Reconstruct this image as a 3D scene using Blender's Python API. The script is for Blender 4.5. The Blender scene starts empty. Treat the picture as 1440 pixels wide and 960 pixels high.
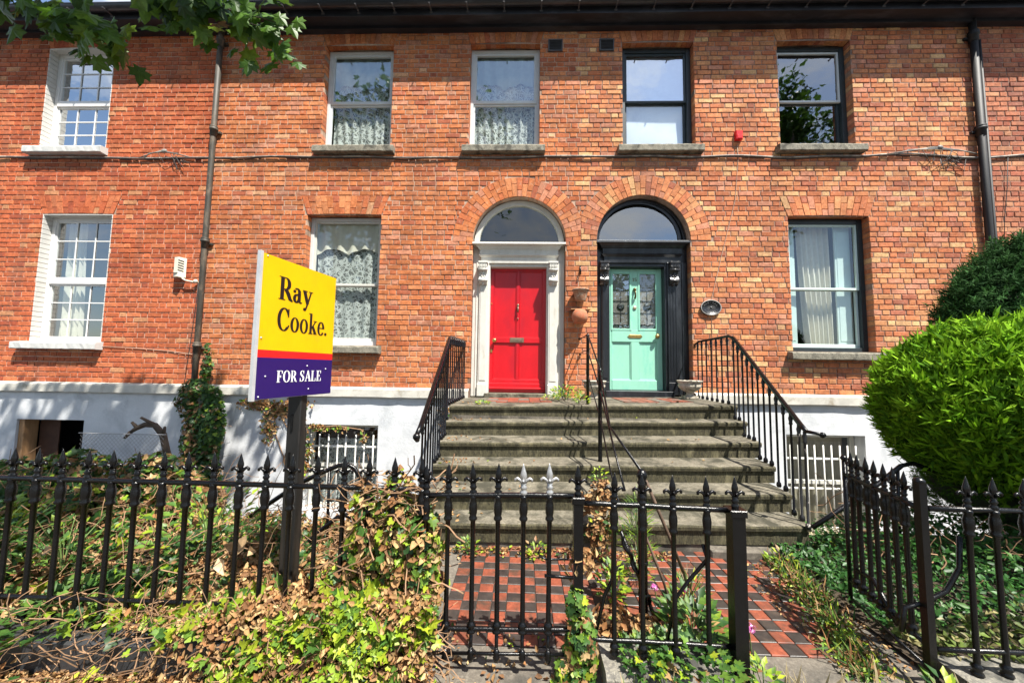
import bpy, math, random
import numpy as np
from mathutils import Vector, Matrix

# ------------------------------------------------------------------ camera, sky, sun, exposure
scn = bpy.context.scene
COL = scn.collection
R = random.Random(7)
NR = np.random.RandomState(11)
EYE = 1.48
WY = 5.8            # plane of the brick front

cam_d = bpy.data.cameras.new('camera')
cam = bpy.data.objects.new('camera', cam_d)
COL.objects.link(cam)
cam_d.sensor_width = 36.0
cam_d.lens = 13.0
cam_d.clip_start = 0.05
cam_d.clip_end = 2000
def cam_matrix(yaw=1.7, pitch=4.2, roll=0.87):
    y, p, r = [math.radians(a) for a in (yaw, pitch, roll)]
    f = Vector((-math.sin(y) * math.cos(p), math.cos(y) * math.cos(p), math.sin(p)))
    rt = Vector((math.cos(y), math.sin(y), 0))
    up = rt.cross(f)
    r2 = rt * math.cos(r) + up * math.sin(r)
    u2 = -rt * math.sin(r) + up * math.cos(r)
    m = Matrix((r2, u2, -f)).transposed().to_4x4()
    m.translation = (0, 0, EYE)
    return m
cam.matrix_world = cam_matrix()
scn.camera = cam

SUN_TRAVEL = Vector((-0.85, 1.0, -2.35)).normalized()
to_sun = -SUN_TRAVEL
sun_d = bpy.data.lights.new('sun', 'SUN')
sun_d.energy = 5.0
sun_d.angle = math.radians(0.5)
sun_d.color = (1.0, 0.95, 0.86)
sun = bpy.data.objects.new('sun', sun_d)
sun.rotation_euler = SUN_TRAVEL.to_track_quat('-Z', 'Y').to_euler()
sun.location = (5, -5, 20)
COL.objects.link(sun)

world = bpy.data.worlds.new('World')
scn.world = world
world.use_nodes = True
nt = world.node_tree
nt.nodes.clear()
w_out = nt.nodes.new('ShaderNodeOutputWorld')
w_bg = nt.nodes.new('ShaderNodeBackground')
w_sky = nt.nodes.new('ShaderNodeTexSky')
w_sky.sky_type = 'NISHITA'
w_sky.sun_disc = False
w_sky.sun_elevation = math.asin(to_sun.z)
w_sky.sun_rotation = math.atan2(to_sun.x, to_sun.y)
w_sky.air_density = 1.0
w_sky.dust_density = 0.6
w_tc = nt.nodes.new('ShaderNodeTexCoord')
w_map = nt.nodes.new('ShaderNodeMapping')
w_map.inputs['Scale'].default_value = (1.0, 1.0, 2.2)
w_map.inputs['Location'].default_value = (0.3, 0.9, 0.2)
w_n = nt.nodes.new('ShaderNodeTexNoise')
w_n.inputs['Scale'].default_value = 2.6
w_n.inputs['Detail'].default_value = 8
w_n.inputs['Roughness'].default_value = 0.6
w_n.inputs['Distortion'].default_value = 0.5
w_r = nt.nodes.new('ShaderNodeValToRGB')
w_r.color_ramp.elements[0].position = 0.46
w_r.color_ramp.elements[1].position = 0.66
w_mix = nt.nodes.new('ShaderNodeMix')
w_mix.data_type = 'RGBA'
w_mix.inputs[7].default_value = (5.4, 5.6, 5.9, 1)
nt.links.new(w_tc.outputs['Generated'], w_map.inputs['Vector'])
nt.links.new(w_map.outputs[0], w_n.inputs['Vector'])
nt.links.new(w_n.outputs['Fac'], w_r.inputs['Fac'])
nt.links.new(w_r.outputs['Color'], w_mix.inputs[0])
nt.links.new(w_sky.outputs['Color'], w_mix.inputs[6])
nt.links.new(w_mix.outputs[2], w_bg.inputs['Color'])
nt.links.new(w_bg.outputs[0], w_out.inputs['Surface'])
w_bg.inputs['Strength'].default_value = 0.10

scn.view_settings.view_transform = 'Standard'
scn.view_settings.look = 'None'
scn.view_settings.exposure = 1.25
scn.view_settings.gamma = 1.0
scn.view_settings.use_curve_mapping = False

# ------------------------------------------------------------------ materials
MATS = {}
def _new(name):
    m = bpy.data.materials.new(name)
    m.use_nodes = True
    t = m.node_tree
    b = t.nodes['Principled BSDF']
    return m, t, b
def N(t, kind, **kw):
    n = t.nodes.new(kind)
    for k, v in kw.items():
        if k in n.inputs: n.inputs[k].default_value = v
        else: setattr(n, k, v)
    return n
def mixc(t, fac, a, b, mode='MIX'):
    n = t.nodes.new('ShaderNodeMix'); n.data_type = 'RGBA'; n.blend_type = mode
    for sock, v in ((0, fac), (6, a), (7, b)):
        if hasattr(v, 'is_linked') or hasattr(v, 'links'): t.links.new(v, n.inputs[sock])
        elif sock == 0: n.inputs[0].default_value = v
        else: n.inputs[sock].default_value = (*v, 1)
    return n.outputs[2]
def ramp(t, src, p0, p1, c0=(0, 0, 0), c1=(1, 1, 1)):
    n = t.nodes.new('ShaderNodeValToRGB')
    n.color_ramp.elements[0].position = p0; n.color_ramp.elements[1].position = p1
    n.color_ramp.elements[0].color = (*c0, 1); n.color_ramp.elements[1].color = (*c1, 1)
    t.links.new(src, n.inputs[0])
    return n.outputs[0]
def noise(t, scale, detail=4, rough=0.6, coord=None, dist=0.0):
    n = N(t, 'ShaderNodeTexNoise', Scale=scale, Detail=detail, Roughness=rough, Distortion=dist)
    if coord is not None: t.links.new(coord, n.inputs['Vector'])
    return n.outputs['Fac']
def worldpos(t, scale=(1, 1, 1)):
    g = t.nodes.new('ShaderNodeNewGeometry')
    m = t.nodes.new('ShaderNodeMapping'); m.inputs['Scale'].default_value = scale
    t.links.new(g.outputs['Position'], m.inputs['Vector'])
    return m.outputs[0]
def bump(t, b, src, strength, dist=0.01):
    n = N(t, 'ShaderNodeBump', Strength=strength, Distance=dist)
    t.links.new(src, n.inputs['Height']); t.links.new(n.outputs[0], b.inputs['Normal'])

def mat(name, col, rough=0.6, var=0.25, scale=8, col2=None, patch=None, patch_scale=2.0, patch_lo=0.5, patch_hi=0.62,
        bmp=0.2, bscale=60, metal=0.0, spec=0.5, stretch=(1, 1, 1), bdist=0.004):
    if name in MATS: return MATS[name]
    m, t, b = _new(name)
    p = worldpos(t, stretch)
    n1 = noise(t, scale, 6, 0.65, p)
    dark = tuple(c * (1 - var) for c in col); lite = tuple(min(1, c * (1 + var)) for c in col)
    c = ramp(t, n1, 0.3, 0.7, dark, lite)
    if col2:
        n2 = noise(t, scale * 4.3, 5, 0.7, p)
        c = mixc(t, ramp(t, n2, 0.48, 0.62), c, col2)
    if patch:
        n3 = noise(t, patch_scale, 7, 0.68, p, 0.4)
        c = mixc(t, ramp(t, n3, patch_lo, patch_hi), c, patch)
    t.links.new(c, b.inputs['Base Color'])
    b.inputs['Roughness'].default_value = rough
    b.inputs['Metallic'].default_value = metal
    b.inputs['Specular IOR Level'].default_value = spec
    if bmp: bump(t, b, noise(t, bscale, 5, 0.7, p), bmp, bdist)
    MATS[name] = m
    return m

def brick_mat(name, pale=0.0, soot=0.3):
    m, t, b = _new(name)
    a = t.nodes.new('ShaderNodeAttribute'); a.attribute_name = 'tint'
    p = worldpos(t)
    fine = noise(t, 26, 8, 0.8, p)
    c = mixc(t, 1.0, a.outputs['Color'], ramp(t, fine, 0.32, 0.68, (0.55, 0.52, 0.5), (1.38, 1.40, 1.42)), 'MULTIPLY')
    c = mixc(t, 1.0, c, ramp(t, noise(t, 2.2, 5, 0.6, p), 0.35, 0.65, (0.82, 0.78, 0.76), (1.15, 1.16, 1.16)), 'MULTIPLY')
    spots = ramp(t, noise(t, 17, 5, 0.7, p), 0.57, 0.66)
    c = mixc(t, _mul(t, spots, pale), c, (0.62, 0.42, 0.30))
    big = noise(t, 0.9, 6, 0.65, p, 0.6)
    c = mixc(t, _mul(t, ramp(t, big, 0.52, 0.75), soot), c, (0.14, 0.075, 0.055))
    grime = ramp(t, noise(t, 13, 8, 0.8, p, 0.3), 0.55, 0.66)
    c = mixc(t, _mul(t, grime, 0.55), c, (0.12, 0.06, 0.045))
    streak = ramp(t, noise(t, 1.0, 6, 0.7, worldpos(t, (4.0, 4.0, 0.55))), 0.52, 0.72)
    c = mixc(t, _mul(t, streak, 0.55), c, (0.20, 0.10, 0.07))
    t.links.new(c, b.inputs['Base Color'])
    b.inputs['Roughness'].default_value = 0.9
    b.inputs['Specular IOR Level'].default_value = 0.25
    bump(t, b, noise(t, 90, 5, 0.75, p), 0.55, 0.004)
    return m
def _mul(t, s, f):
    n = t.nodes.new('ShaderNodeMath'); n.operation = 'MULTIPLY'; n.inputs[1].default_value = f
    t.links.new(s, n.inputs[0]); return n.outputs[0]

def leaf_mat(name, rough=0.45, trans=0.35):
    m, t, b = _new(name)
    a = t.nodes.new('ShaderNodeAttribute'); a.attribute_name = 'tint'
    c = mixc(t, 1.0, a.outputs['Color'], ramp(t, noise(t, 40, 3, 0.6, worldpos(t)), 0.3, 0.7, (0.7, 0.7, 0.7), (1.2, 1.2, 1.2)), 'MULTIPLY')
    t.links.new(c, b.inputs['Base Color'])
    b.inputs['Roughness'].default_value = rough
    b.inputs['Specular IOR Level'].default_value = 0.4
    tr = t.nodes.new('ShaderNodeBsdfTranslucent'); t.links.new(c, tr.inputs['Color'])
    mx = t.nodes.new('ShaderNodeMixShader'); mx.inputs[0].default_value = trans
    t.links.new(b.outputs[0], mx.inputs[1]); t.links.new(tr.outputs[0], mx.inputs[2])
    t.links.new(mx.outputs[0], t.nodes['Material Output'].inputs['Surface'])
    return m

def glass_mat(name, refl=0.25, tint=(0.9, 0.95, 0.95), wav=0.02):
    m, t, b = _new(name)
    t.nodes.remove(b)
    tr = N(t, 'ShaderNodeBsdfTransparent', Color=(*tint, 1))
    gl = N(t, 'ShaderNodeBsdfGlossy', Color=(0.95, 0.98, 1, 1), Roughness=0.015)
    lw = N(t, 'ShaderNodeLayerWeight', Blend=0.5)      # the same from both sides, so sunlight gets in
    pw = t.nodes.new('ShaderNodeMath'); pw.operation = 'POWER'; pw.inputs[1].default_value = 4.0
    t.links.new(lw.outputs['Facing'], pw.inputs[0])
    ad = t.nodes.new('ShaderNodeMath'); ad.operation = 'MULTIPLY_ADD'; ad.inputs[1].default_value = 0.7; ad.inputs[2].default_value = refl + .04
    ad.use_clamp = True
    t.links.new(pw.outputs[0], ad.inputs[0])
    mx = t.nodes.new('ShaderNodeMixShader')
    t.links.new(ad.outputs[0], mx.inputs[0]); t.links.new(tr.outputs[0], mx.inputs[1]); t.links.new(gl.outputs[0], mx.inputs[2])
    bp = N(t, 'ShaderNodeBump', Strength=wav, Distance=0.05)
    t.links.new(noise(t, 3.0, 2, 0.5, worldpos(t)), bp.inputs['Height'])
    t.links.new(bp.outputs[0], gl.inputs['Normal'])
    t.links.new(mx.outputs[0], t.nodes['Material Output'].inputs['Surface'])
    return m

def lace_mat(name, scale=60, thr=0.5):
    m, t, b = _new(name)
    b.inputs['Base Color'].default_value = (0.55, 0.57, 0.54, 1)
    b.inputs['Roughness'].default_value = 0.9
    p = worldpos(t)
    v = N(t, 'ShaderNodeTexVoronoi', Scale=scale * 0.42, feature='DISTANCE_TO_EDGE')
    n = N(t, 'ShaderNodeTexNoise', Scale=scale * 0.5, Detail=3, Distortion=3.0)
    t.links.new(p, n.inputs['Vector']); t.links.new(p, v.inputs['Vector'])
    a1 = ramp(t, n.outputs['Fac'], thr - 0.02, thr + 0.06)
    a2 = ramp(t, v.outputs['Distance'], 0.03, 0.11, (1, 1, 1), (0, 0, 0))
    s = t.nodes.new('ShaderNodeMath'); s.operation = 'MAXIMUM'
    t.links.new(a1, s.inputs[0]); t.links.new(a2, s.inputs[1])
    s2 = t.nodes.new('ShaderNodeMath'); s2.operation = 'MULTIPLY_ADD'; s2.inputs[1].default_value = 0.62; s2.inputs[2].default_value = 0.26
    t.links.new(s.outputs[0], s2.inputs[0])
    t.links.new(s2.outputs[0], b.inputs['Alpha'])
    return m

M_brickA = brick_mat('brick_red', 0.06, 0.15)
M_brickB = brick_mat('brick_orange', 0.35, 0.25)
M_brickC = brick_mat('brick_buff_orange', 0.22, 0.3)
M_leaf = leaf_mat('leaf_green')
M_dry = leaf_mat('leaf_dry', 0.8, 0.2)
M_needle = leaf_mat('needle_green', 0.85, 0.25)
M_needle.node_tree.nodes['Principled BSDF'].inputs['Specular IOR Level'].default_value = 0.12
M_mortarA = mat('mortar_pale', (0.55, 0.40, 0.31), 0.95, 0.25, 20, patch=(0.2, 0.11, 0.07), patch_scale=1.5, bmp=0.5, bscale=140)
M_mortarB = mat('mortar_grey', (0.42, 0.29, 0.21), 0.95, 0.3, 20, patch=(0.16, 0.09, 0.06), patch_scale=1.5, bmp=0.5, bscale=140)
M_mortarC = mat('mortar_dark', (0.30, 0.20, 0.15), 0.95, 0.3, 20, patch=(0.12, 0.08, 0.06), patch_scale=1.5, bmp=0.5, bscale=140)
M_white = mat('white_paint', (0.54, 0.53, 0.50), 0.6, 0.08, 12, patch=(0.36, 0.34, 0.30), patch_scale=5, patch_lo=0.6, patch_hi=0.8, bmp=0.15, bscale=40)
M_stone_white = mat('old_white_paint', (0.56, 0.55, 0.50), 0.55, 0.08, 10, patch=(0.4, 0.37, 0.28), patch_scale=7, patch_lo=0.56, patch_hi=0.78, bmp=0.3, bscale=50, stretch=(1, 1, .5))
M_upvc = mat('upvc_white', (0.70, 0.70, 0.69), 0.3, 0.03, 4, bmp=0)
M_alu = mat('grey_white_frame', (0.56, 0.58, 0.58), 0.4, 0.06, 8, bmp=0.05)
M_render = mat('painted_render', (0.60, 0.615, 0.63), 0.85, 0.06, 3, patch=(0.40, 0.42, 0.44), patch_scale=2.6, patch_lo=0.5, patch_hi=0.75, bmp=0.6, bscale=45, bdist=0.006)
M_ledge = mat('painted_ledge', (0.54, 0.52, 0.46), 0.8, 0.12, 8, patch=(0.35, 0.31, 0.24), patch_scale=4, patch_lo=0.53, patch_hi=0.68, bmp=0.5, bscale=50)
M_sill = mat('weathered_sill', (0.17, 0.155, 0.12), 0.9, 0.3, 18, col2=(0.30, 0.28, 0.22), patch=(0.07, 0.065, 0.05), patch_scale=6, bmp=0.8, bscale=90)
M_sillw = mat('white_sill', (0.52, 0.52, 0.50), 0.7, 0.08, 9, patch=(0.4, 0.42, 0.42), patch_scale=5, patch_lo=0.54, patch_hi=0.7, bmp=0.3)
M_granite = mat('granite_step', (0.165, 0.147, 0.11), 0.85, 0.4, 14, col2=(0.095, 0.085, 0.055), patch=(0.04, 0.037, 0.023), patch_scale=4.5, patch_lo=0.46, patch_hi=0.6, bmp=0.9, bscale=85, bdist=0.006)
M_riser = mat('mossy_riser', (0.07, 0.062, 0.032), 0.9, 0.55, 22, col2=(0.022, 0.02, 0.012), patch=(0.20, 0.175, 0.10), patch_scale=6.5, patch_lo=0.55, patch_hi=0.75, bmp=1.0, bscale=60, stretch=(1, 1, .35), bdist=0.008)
M_coping = mat('granite_coping', (0.15, 0.14, 0.12), 0.85, 0.4, 20, col2=(0.26, 0.24, 0.19), patch=(0.04, 0.04, 0.035), patch_scale=4, bmp=0.7, bscale=90)
M_copdark = mat('dark_kerb_stone', (0.028, 0.029, 0.032), 0.6, 0.4, 10, patch=(0.025, 0.025, 0.025), patch_scale=4, bmp=0.5, bscale=70)
M_conc = mat('concrete', (0.115, 0.10, 0.08), 0.92, 0.28, 10, col2=(0.17, 0.15, 0.12), patch=(0.05, 0.046, 0.038), patch_scale=2.5, bmp=0.7, bscale=110)
M_pave = mat('pavement', (0.10, 0.09, 0.075), 0.92, 0.25, 12, patch=(0.08, 0.07, 0.055), patch_scale=3, bmp=0.6, bscale=120)
M_asphalt = mat('asphalt', (0.05, 0.05, 0.052), 0.9, 0.2, 20, bmp=0.5, bscale=150)
M_soil = mat('soil', (0.045, 0.032, 0.02), 0.95, 0.4, 14, col2=(0.08, 0.055, 0.03), bmp=1, bscale=50, bdist=0.02)
M_grout = mat('grout', (0.07, 0.065, 0.055), 0.95, 0.3, 30, bmp=0.4)
M_tile_r = mat('terracotta_tile', (0.215, 0.056, 0.028), 0.55, 0.4, 14, col2=(0.17, 0.042, 0.022), patch=(0.06, 0.034, 0.022), patch_scale=5.5, patch_lo=0.47, patch_hi=0.66, bmp=0.3, bscale=60)
M_tile_k = mat('black_tile', (0.032, 0.027, 0.024), 0.45, 0.4, 12, patch=(0.075, 0.055, 0.042), patch_scale=7, patch_lo=0.52, patch_hi=0.75, bmp=0.3, bscale=60)
M_iron = mat('black_iron', (0.0025, 0.0025, 0.003), 0.26, 0.3, 30, patch=(0.012, 0.008, 0.006), patch_scale=22, patch_lo=0.62, patch_hi=0.75, bmp=0.7, bscale=55, spec=0.4, bdist=0.003)
M_ironpeel = mat('peeling_iron', (0.018, 0.018, 0.019), 0.4, 0.3, 30, patch=(0.5, 0.45, 0.4), patch_scale=26, patch_lo=0.62, patch_hi=0.66, bmp=0.5, bscale=70, stretch=(1, 1, .4))
M_silver = mat('bare_metal_tip', (0.42, 0.42, 0.42), 0.35, 0.2, 30, bmp=0.2, metal=0.6)
M_pipe = mat('old_pipe', (0.05, 0.044, 0.034), 0.6, 0.35, 9, patch=(0.13, 0.10, 0.07), patch_scale=9, bmp=0.3, bscale=60, stretch=(1, 1, .4))
M_pipek = mat('black_pipe', (0.010, 0.010, 0.011), 0.62, 0.3, 9, patch=(0.05, 0.035, 0.025), patch_scale=12, patch_lo=.6, patch_hi=.75, bmp=0.3, stretch=(1, 1, .4))
M_eave = mat('black_eaves', (0.016, 0.017, 0.022), 0.4, 0.3, 9, patch=(0.04, 0.042, 0.05), patch_scale=5, bmp=0.2, stretch=(.3, 1, 1))
M_blackp = mat('black_gloss_paint', (0.012, 0.014, 0.018), 0.3, 0.25, 12, patch=(0.03, 0.034, 0.04), patch_scale=6, bmp=0.25, bscale=40, stretch=(1, 1, .3))
M_teal_frame = mat('dark_teal_frame', (0.018, 0.028, 0.032), 0.45, 0.3, 12, bmp=0.2)
M_red = mat('red_gloss_paint', (0.50, 0.003, 0.010), 0.35, 0.1, 5, patch=(0.42, 0.004, 0.014), patch_scale=3, bmp=0.1, bscale=25, stretch=(1, 1, .4))
M_mint = mat('mint_paint', (0.27, 0.58, 0.44), 0.4, 0.06, 5, patch=(0.22, 0.55, 0.42), patch_scale=5, bmp=0.12, bscale=30, stretch=(1, 1, .4))
M_brass = mat('brass', (0.48, 0.33, 0.11), 0.32, 0.2, 30, metal=0.9, bmp=0.1)
M_dark = mat('dark_room', (0.035, 0.034, 0.032), 0.95, 0.2, 3, bmp=0)
M_cloth = mat('cream_cloth', (0.62, 0.58, 0.48), 0.9, 0.08, 20, bmp=0.15, bscale=200)
M_cloud_white = mat('cloud_reflection_white', (0.78, 0.80, 0.84), 0.85, 0.08, 2.2, patch=(0.55, 0.57, 0.63), patch_scale=1.7, patch_lo=.5, patch_hi=.75, bmp=0.05)  # mottled white of a reflected cloud, put into the colour
M_shut = mat('pale_green_shutter', (0.55, 0.66, 0.62), 0.6, 0.05, 6, bmp=0.05)
M_terra = mat('old_terracotta', (0.30, 0.15, 0.085), 0.85, 0.25, 20, patch=(0.42, 0.34, 0.25), patch_scale=16, bmp=0.5)
M_terra2 = mat('red_terracotta', (0.40, 0.13, 0.06), 0.8, 0.2, 20, patch=(0.3, 0.17, 0.1), patch_scale=14, bmp=0.4)
M_urn = mat('urn_stone', (0.42, 0.38, 0.31), 0.9, 0.2, 25, patch=(0.2, 0.18, 0.14), patch_scale=12, bmp=0.6)
M_cream = mat('cream_plastic', (0.74, 0.71, 0.58), 0.5, 0.06, 12, bmp=0.1)
M_redbox = mat('red_plastic', (0.7, 0.01, 0.015), 0.35, 0.05, 12, bmp=0)
M_vent = mat('grey_vent', (0.07, 0.07, 0.075), 0.6, 0.2, 20, bmp=0.1)
M_cable = mat('grey_cable', (0.17, 0.155, 0.14), 0.6, 0.3, 12, patch=(0.4, 0.36, 0.3), patch_scale=3, patch_lo=.52, patch_hi=.6, bmp=0.2)
M_wire = mat('thin_black_wire', (0.02, 0.02, 0.02), 0.6, 0.1, 12, bmp=0)
M_wirep = mat('thin_pale_wire', (0.42, 0.3, 0.22), 0.7, 0.1, 12, bmp=0)
M_yel = mat('sign_yellow', (0.76, 0.43, 0.001), 0.28, 0.07, 5, patch=(.66, .36, .01), patch_scale=4, patch_lo=.55, patch_hi=.8, bmp=0.03, bscale=6, bdist=0.02)
M_pur = mat('sign_purple', (0.018, 0.004, 0.10), 0.28, 0.05, 3, bmp=0.03, bscale=6, bdist=0.02)
M_sred = mat('sign_red', (0.75, 0.012, 0.012), 0.3, 0.03, 3, bmp=0)
M_ink = mat('sign_ink', (0.012, 0.006, 0.006), 0.4, 0.1, 3, bmp=0)
M_ltr = mat('sign_white', (0.82, 0.82, 0.82), 0.4, 0.03, 3, bmp=0)
M_trim = mat('aluminium_trim', (0.55, 0.56, 0.57), 0.35, 0.1, 14, bmp=0.1, metal=0.3)
M_postk = mat('black_wood_post', (0.008, 0.0075, 0.007), 0.55, 0.4, 14, patch=(0.025, 0.02, 0.016), patch_scale=10, bmp=0.5, bscale=60, stretch=(1, 1, .15))
M_wood = mat('bare_wood', (0.36, 0.2, 0.09), 0.7, 0.25, 16, bmp=0.3, stretch=(1, 1, .2))
M_twig = mat('twig', (0.24, 0.14, 0.075), 0.85, 0.35, 30, bmp=0.3)
M_bark = mat('bark', (0.07, 0.05, 0.035), 0.9, 0.4, 16, bmp=0.9, bscale=40, stretch=(1, 1, .3), bdist=0.01)
M_conif = mat('conifer_light_block', (0.012, 0.02, 0.008), 0.95, 0.4, 12, bmp=0.5)
M_slate = mat('roof_slate', (0.075, 0.075, 0.085), 0.7, 0.25, 9, bmp=0.4)
M_galv = mat('galvanised_wire', (0.3, 0.3, 0.3), 0.5, 0.1, 9, bmp=0)
M_bars = mat('white_bars', (0.74, 0.73, 0.68), 0.5, 0.1, 18, patch=(0.4, 0.28, 0.18), patch_scale=25, patch_lo=.64, patch_hi=.74, bmp=0.2)
M_pink = mat('pink_petal', (0.75, 0.16, 0.5), 0.7, 0.15, 40, bmp=0)
M_lead = mat('patterned_glass', (0.30, 0.27, 0.24), 0.3, 0.35, 45, col2=(0.19, 0.17, 0.15), bmp=0.6, bscale=60)
M_cames = mat('lead_came', (0.04, 0.04, 0.04), 0.5, 0.1, 9, bmp=0)
M_gl_up = glass_mat('glass_upper', 0.20)
M_gl_lo = glass_mat('glass_lower', 0.05)
M_gl_strong = glass_mat('glass_bright', 0.5, wav=0.06)
M_lace = lace_mat('lace', 24, 0.50)
M_pelmet = mat('pelmet_cloth', (.30, .36, .34), .9, .1, 10, bmp=0)

# ------------------------------------------------------------------ object helpers
ORG = {}
def link(o, parent):
    COL.objects.link(o)
    if parent is not None: o.parent = parent
    return o
def tag(o, label=None, cat=None, group=None, kind=None):
    if label: o['label'] = label
    if cat: o['category'] = cat
    if group: o['group'] = group
    if kind: o['kind'] = kind
    return o
def thing(name, label, cat, loc=(0, 0, 0), group=None):
    o = bpy.data.objects.new(name, None)
    o.empty_display_size = 0.1
    COL.objects.link(o)
    o.location = loc
    ORG[o.name] = Vector(loc)
    return tag(o, label, cat, group)

class MB:
    def __init__(s): s.v = []; s.f = []; s.t = []; s.smooth = []
    def add(s, vs, fs, tint=None, smooth=False):
        o = len(s.v); s.v.extend(vs)
        for f in fs:
            s.f.append(tuple(i + o for i in f)); s.t.append(tint); s.smooth.append(smooth)
    def box(s, x0, x1, y0, y1, z0, z1, tint=None):
        v = [(x0, y0, z0), (x1, y0, z0), (x1, y1, z0), (x0, y1, z0), (x0, y0, z1), (x1, y0, z1), (x1, y1, z1), (x0, y1, z1)]
        s.add(v, [(0, 3, 2, 1), (4, 5, 6, 7), (0, 1, 5, 4), (1, 2, 6, 5), (2, 3, 7, 6), (3, 0, 4, 7)], tint)
    def bbox(s, x0, x1, y0, y1, z0, z1, c=0.004, tint=None):
        # box with chamfered vertical, front and top edges
        ring = lambda y, i: [(x0 + i, y, z0 + i), (x1 - i, y, z0 + i), (x1 - i, y, z1 - i), (x0 + i, y, z1 - i)]
        v = ring(y0, c) + ring(y0 + c, 0) + ring(y1, 0)
        f = [(0, 1, 2, 3)]
        for a in (0, 4):
            for i in range(4):
                j = (i + 1) % 4
                f.append((a + i, a + 4 + i, a + 4 + j, a + j))
        f.append((11, 10, 9, 8))
        s.add(v, f, tint)
    def prism(s, poly, y0, y1, tint=None, cham=0.0):
        n = len(poly)
        cx = sum(p[0] for p in poly) / n; cz = sum(p[1] for p in poly) / n
        def inner(p, d):
            L = math.hypot(p[0] - cx, p[1] - cz) + 1e-9
            return (p[0] - (p[0] - cx) / L * d, p[1] - (p[1] - cz) / L * d)
        if cham:
            v = [(*_xz(inner(p, cham), y0),) for p in poly] + [(p[0], y0 + cham, p[1]) for p in poly] + [(p[0], y1, p[1]) for p in poly]
            f = [tuple(range(n)), tuple(range(3 * n - 1, 2 * n - 1, -1))]
            for a in (0, n):
                for i in range(n):
                    j = (i + 1) % n; f.append((a + i, a + n + i, a + n + j, a + j))
        else:
            v = [(p[0], y0, p[1]) for p in poly] + [(p[0], y1, p[1]) for p in poly]
            f = [tuple(range(n)), tuple(range(2 * n - 1, n - 1, -1))]
            for i in range(n):
                j = (i + 1) % n; f.append((i, n + i, n + j, j))
        s.add(v, f, tint)
    def tube(s, pts, rad, n=8, tint=None, cap=True):
        pts = [Vector(p) for p in pts]
        if not hasattr(rad, '__len__'): rad = [rad] * len(pts)
        base = len(s.v); m = len(pts)
        up = None; vs = []
        for i, p in enumerate(pts):
            d = (pts[min(i + 1, m - 1)] - pts[max(i - 1, 0)])
            if d.length < 1e-9: d = Vector((0, 0, 1))
            d.normalize()
            if up is None:
                up = Vector((0, 0, 1)) if abs(d.z) < 0.9 else Vector((0, 1, 0))
            a = d.cross(up)
            if a.length < 1e-4: a = d.orthogonal()
            a.normalize(); b = a.cross(d).normalized(); up = b
            for k in range(n):
                an = 2 * math.pi * k / n
                q = p + (a * math.cos(an) + b * math.sin(an)) * rad[i]
                vs.append(tuple(q))
        fs = []
        for i in range(m - 1):
            for k in range(n):
                k2 = (k + 1) % n
                fs.append((i * n + k, i * n + k2, (i + 1) * n + k2, (i + 1) * n + k))
        if cap and n > 2:
            fs.append(tuple(range(n - 1, -1, -1))); fs.append(tuple((m - 1) * n + k for k in range(n)))
        s.add(vs, fs, tint, n > 4)
    def lathe(s, prof, c=(0, 0, 0), n=12, tint=None, sq=1.0):
        vs = []
        for r, z in prof:
            for k in range(n):
                a = 2 * math.pi * k / n
                vs.append((c[0] + r * math.cos(a), c[1] + r * math.sin(a) * sq, c[2] + z))
        fs = []
        for i in range(len(prof) - 1):
            for k in range(n):
                k2 = (k + 1) % n
                fs.append((i * n + k, i * n + k2, (i + 1) * n + k2, (i + 1) * n + k))
        fs.append(tuple(range(n - 1, -1, -1))); fs.append(tuple((len(prof) - 1) * n + k for k in range(n)))
        s.add(vs, fs, tint, True)
    def ball(s, c, r, n=8, sc=(1, 1, 1), tint=None):
        vs = []; fs = []
        h = n // 2 + 1
        for i in range(h + 1):
            t = math.pi * i / h
            for k in range(n):
                a = 2 * math.pi * k / n
                vs.append((c[0] + r * sc[0] * math.sin(t) * math.cos(a), c[1] + r * sc[1] * math.sin(t) * math.sin(a), c[2] + r * sc[2] * math.cos(t)))
        for i in range(h):
            for k in range(n):
                k2 = (k + 1) % n
                fs.append((i * n + k, (i + 1) * n + k, (i + 1) * n + k2, i * n + k2))
        s.add(vs, fs, tint, True)
    def mesh(s, name, org=(0, 0, 0)):
        me = bpy.data.meshes.new(name)
        ox, oy, oz = org
        me.from_pydata([(x - ox, y - oy, z - oz) for x, y, z in s.v], [], s.f)
        if any(t is not None for t in s.t):
            a = me.attributes.new('tint', 'FLOAT_VECTOR', 'FACE')
            flat = []
            for t in s.t: flat.extend(t if t is not None else (0.3, 0.3, 0.3))
            a.data.foreach_set('vector', flat)
        if any(s.smooth): me.polygons.foreach_set('use_smooth', s.smooth)
        me.update()
        return me
    def build(s, name, m, parent=None, **kw):
        org = ORG.get(parent.name, Vector()) if parent is not None else kw.pop('org', Vector((0, 0, 0)))
        me = s.mesh(name, org)
        me.materials.append(m)
        o = bpy.data.objects.new(name, me)
        if parent is None: o.location = org
        link(o, parent)
        ORG[o.name] = Vector(org)
        tag(o, **kw)
        return o
def _xz(p, y): return (p[0], y, p[1])

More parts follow.
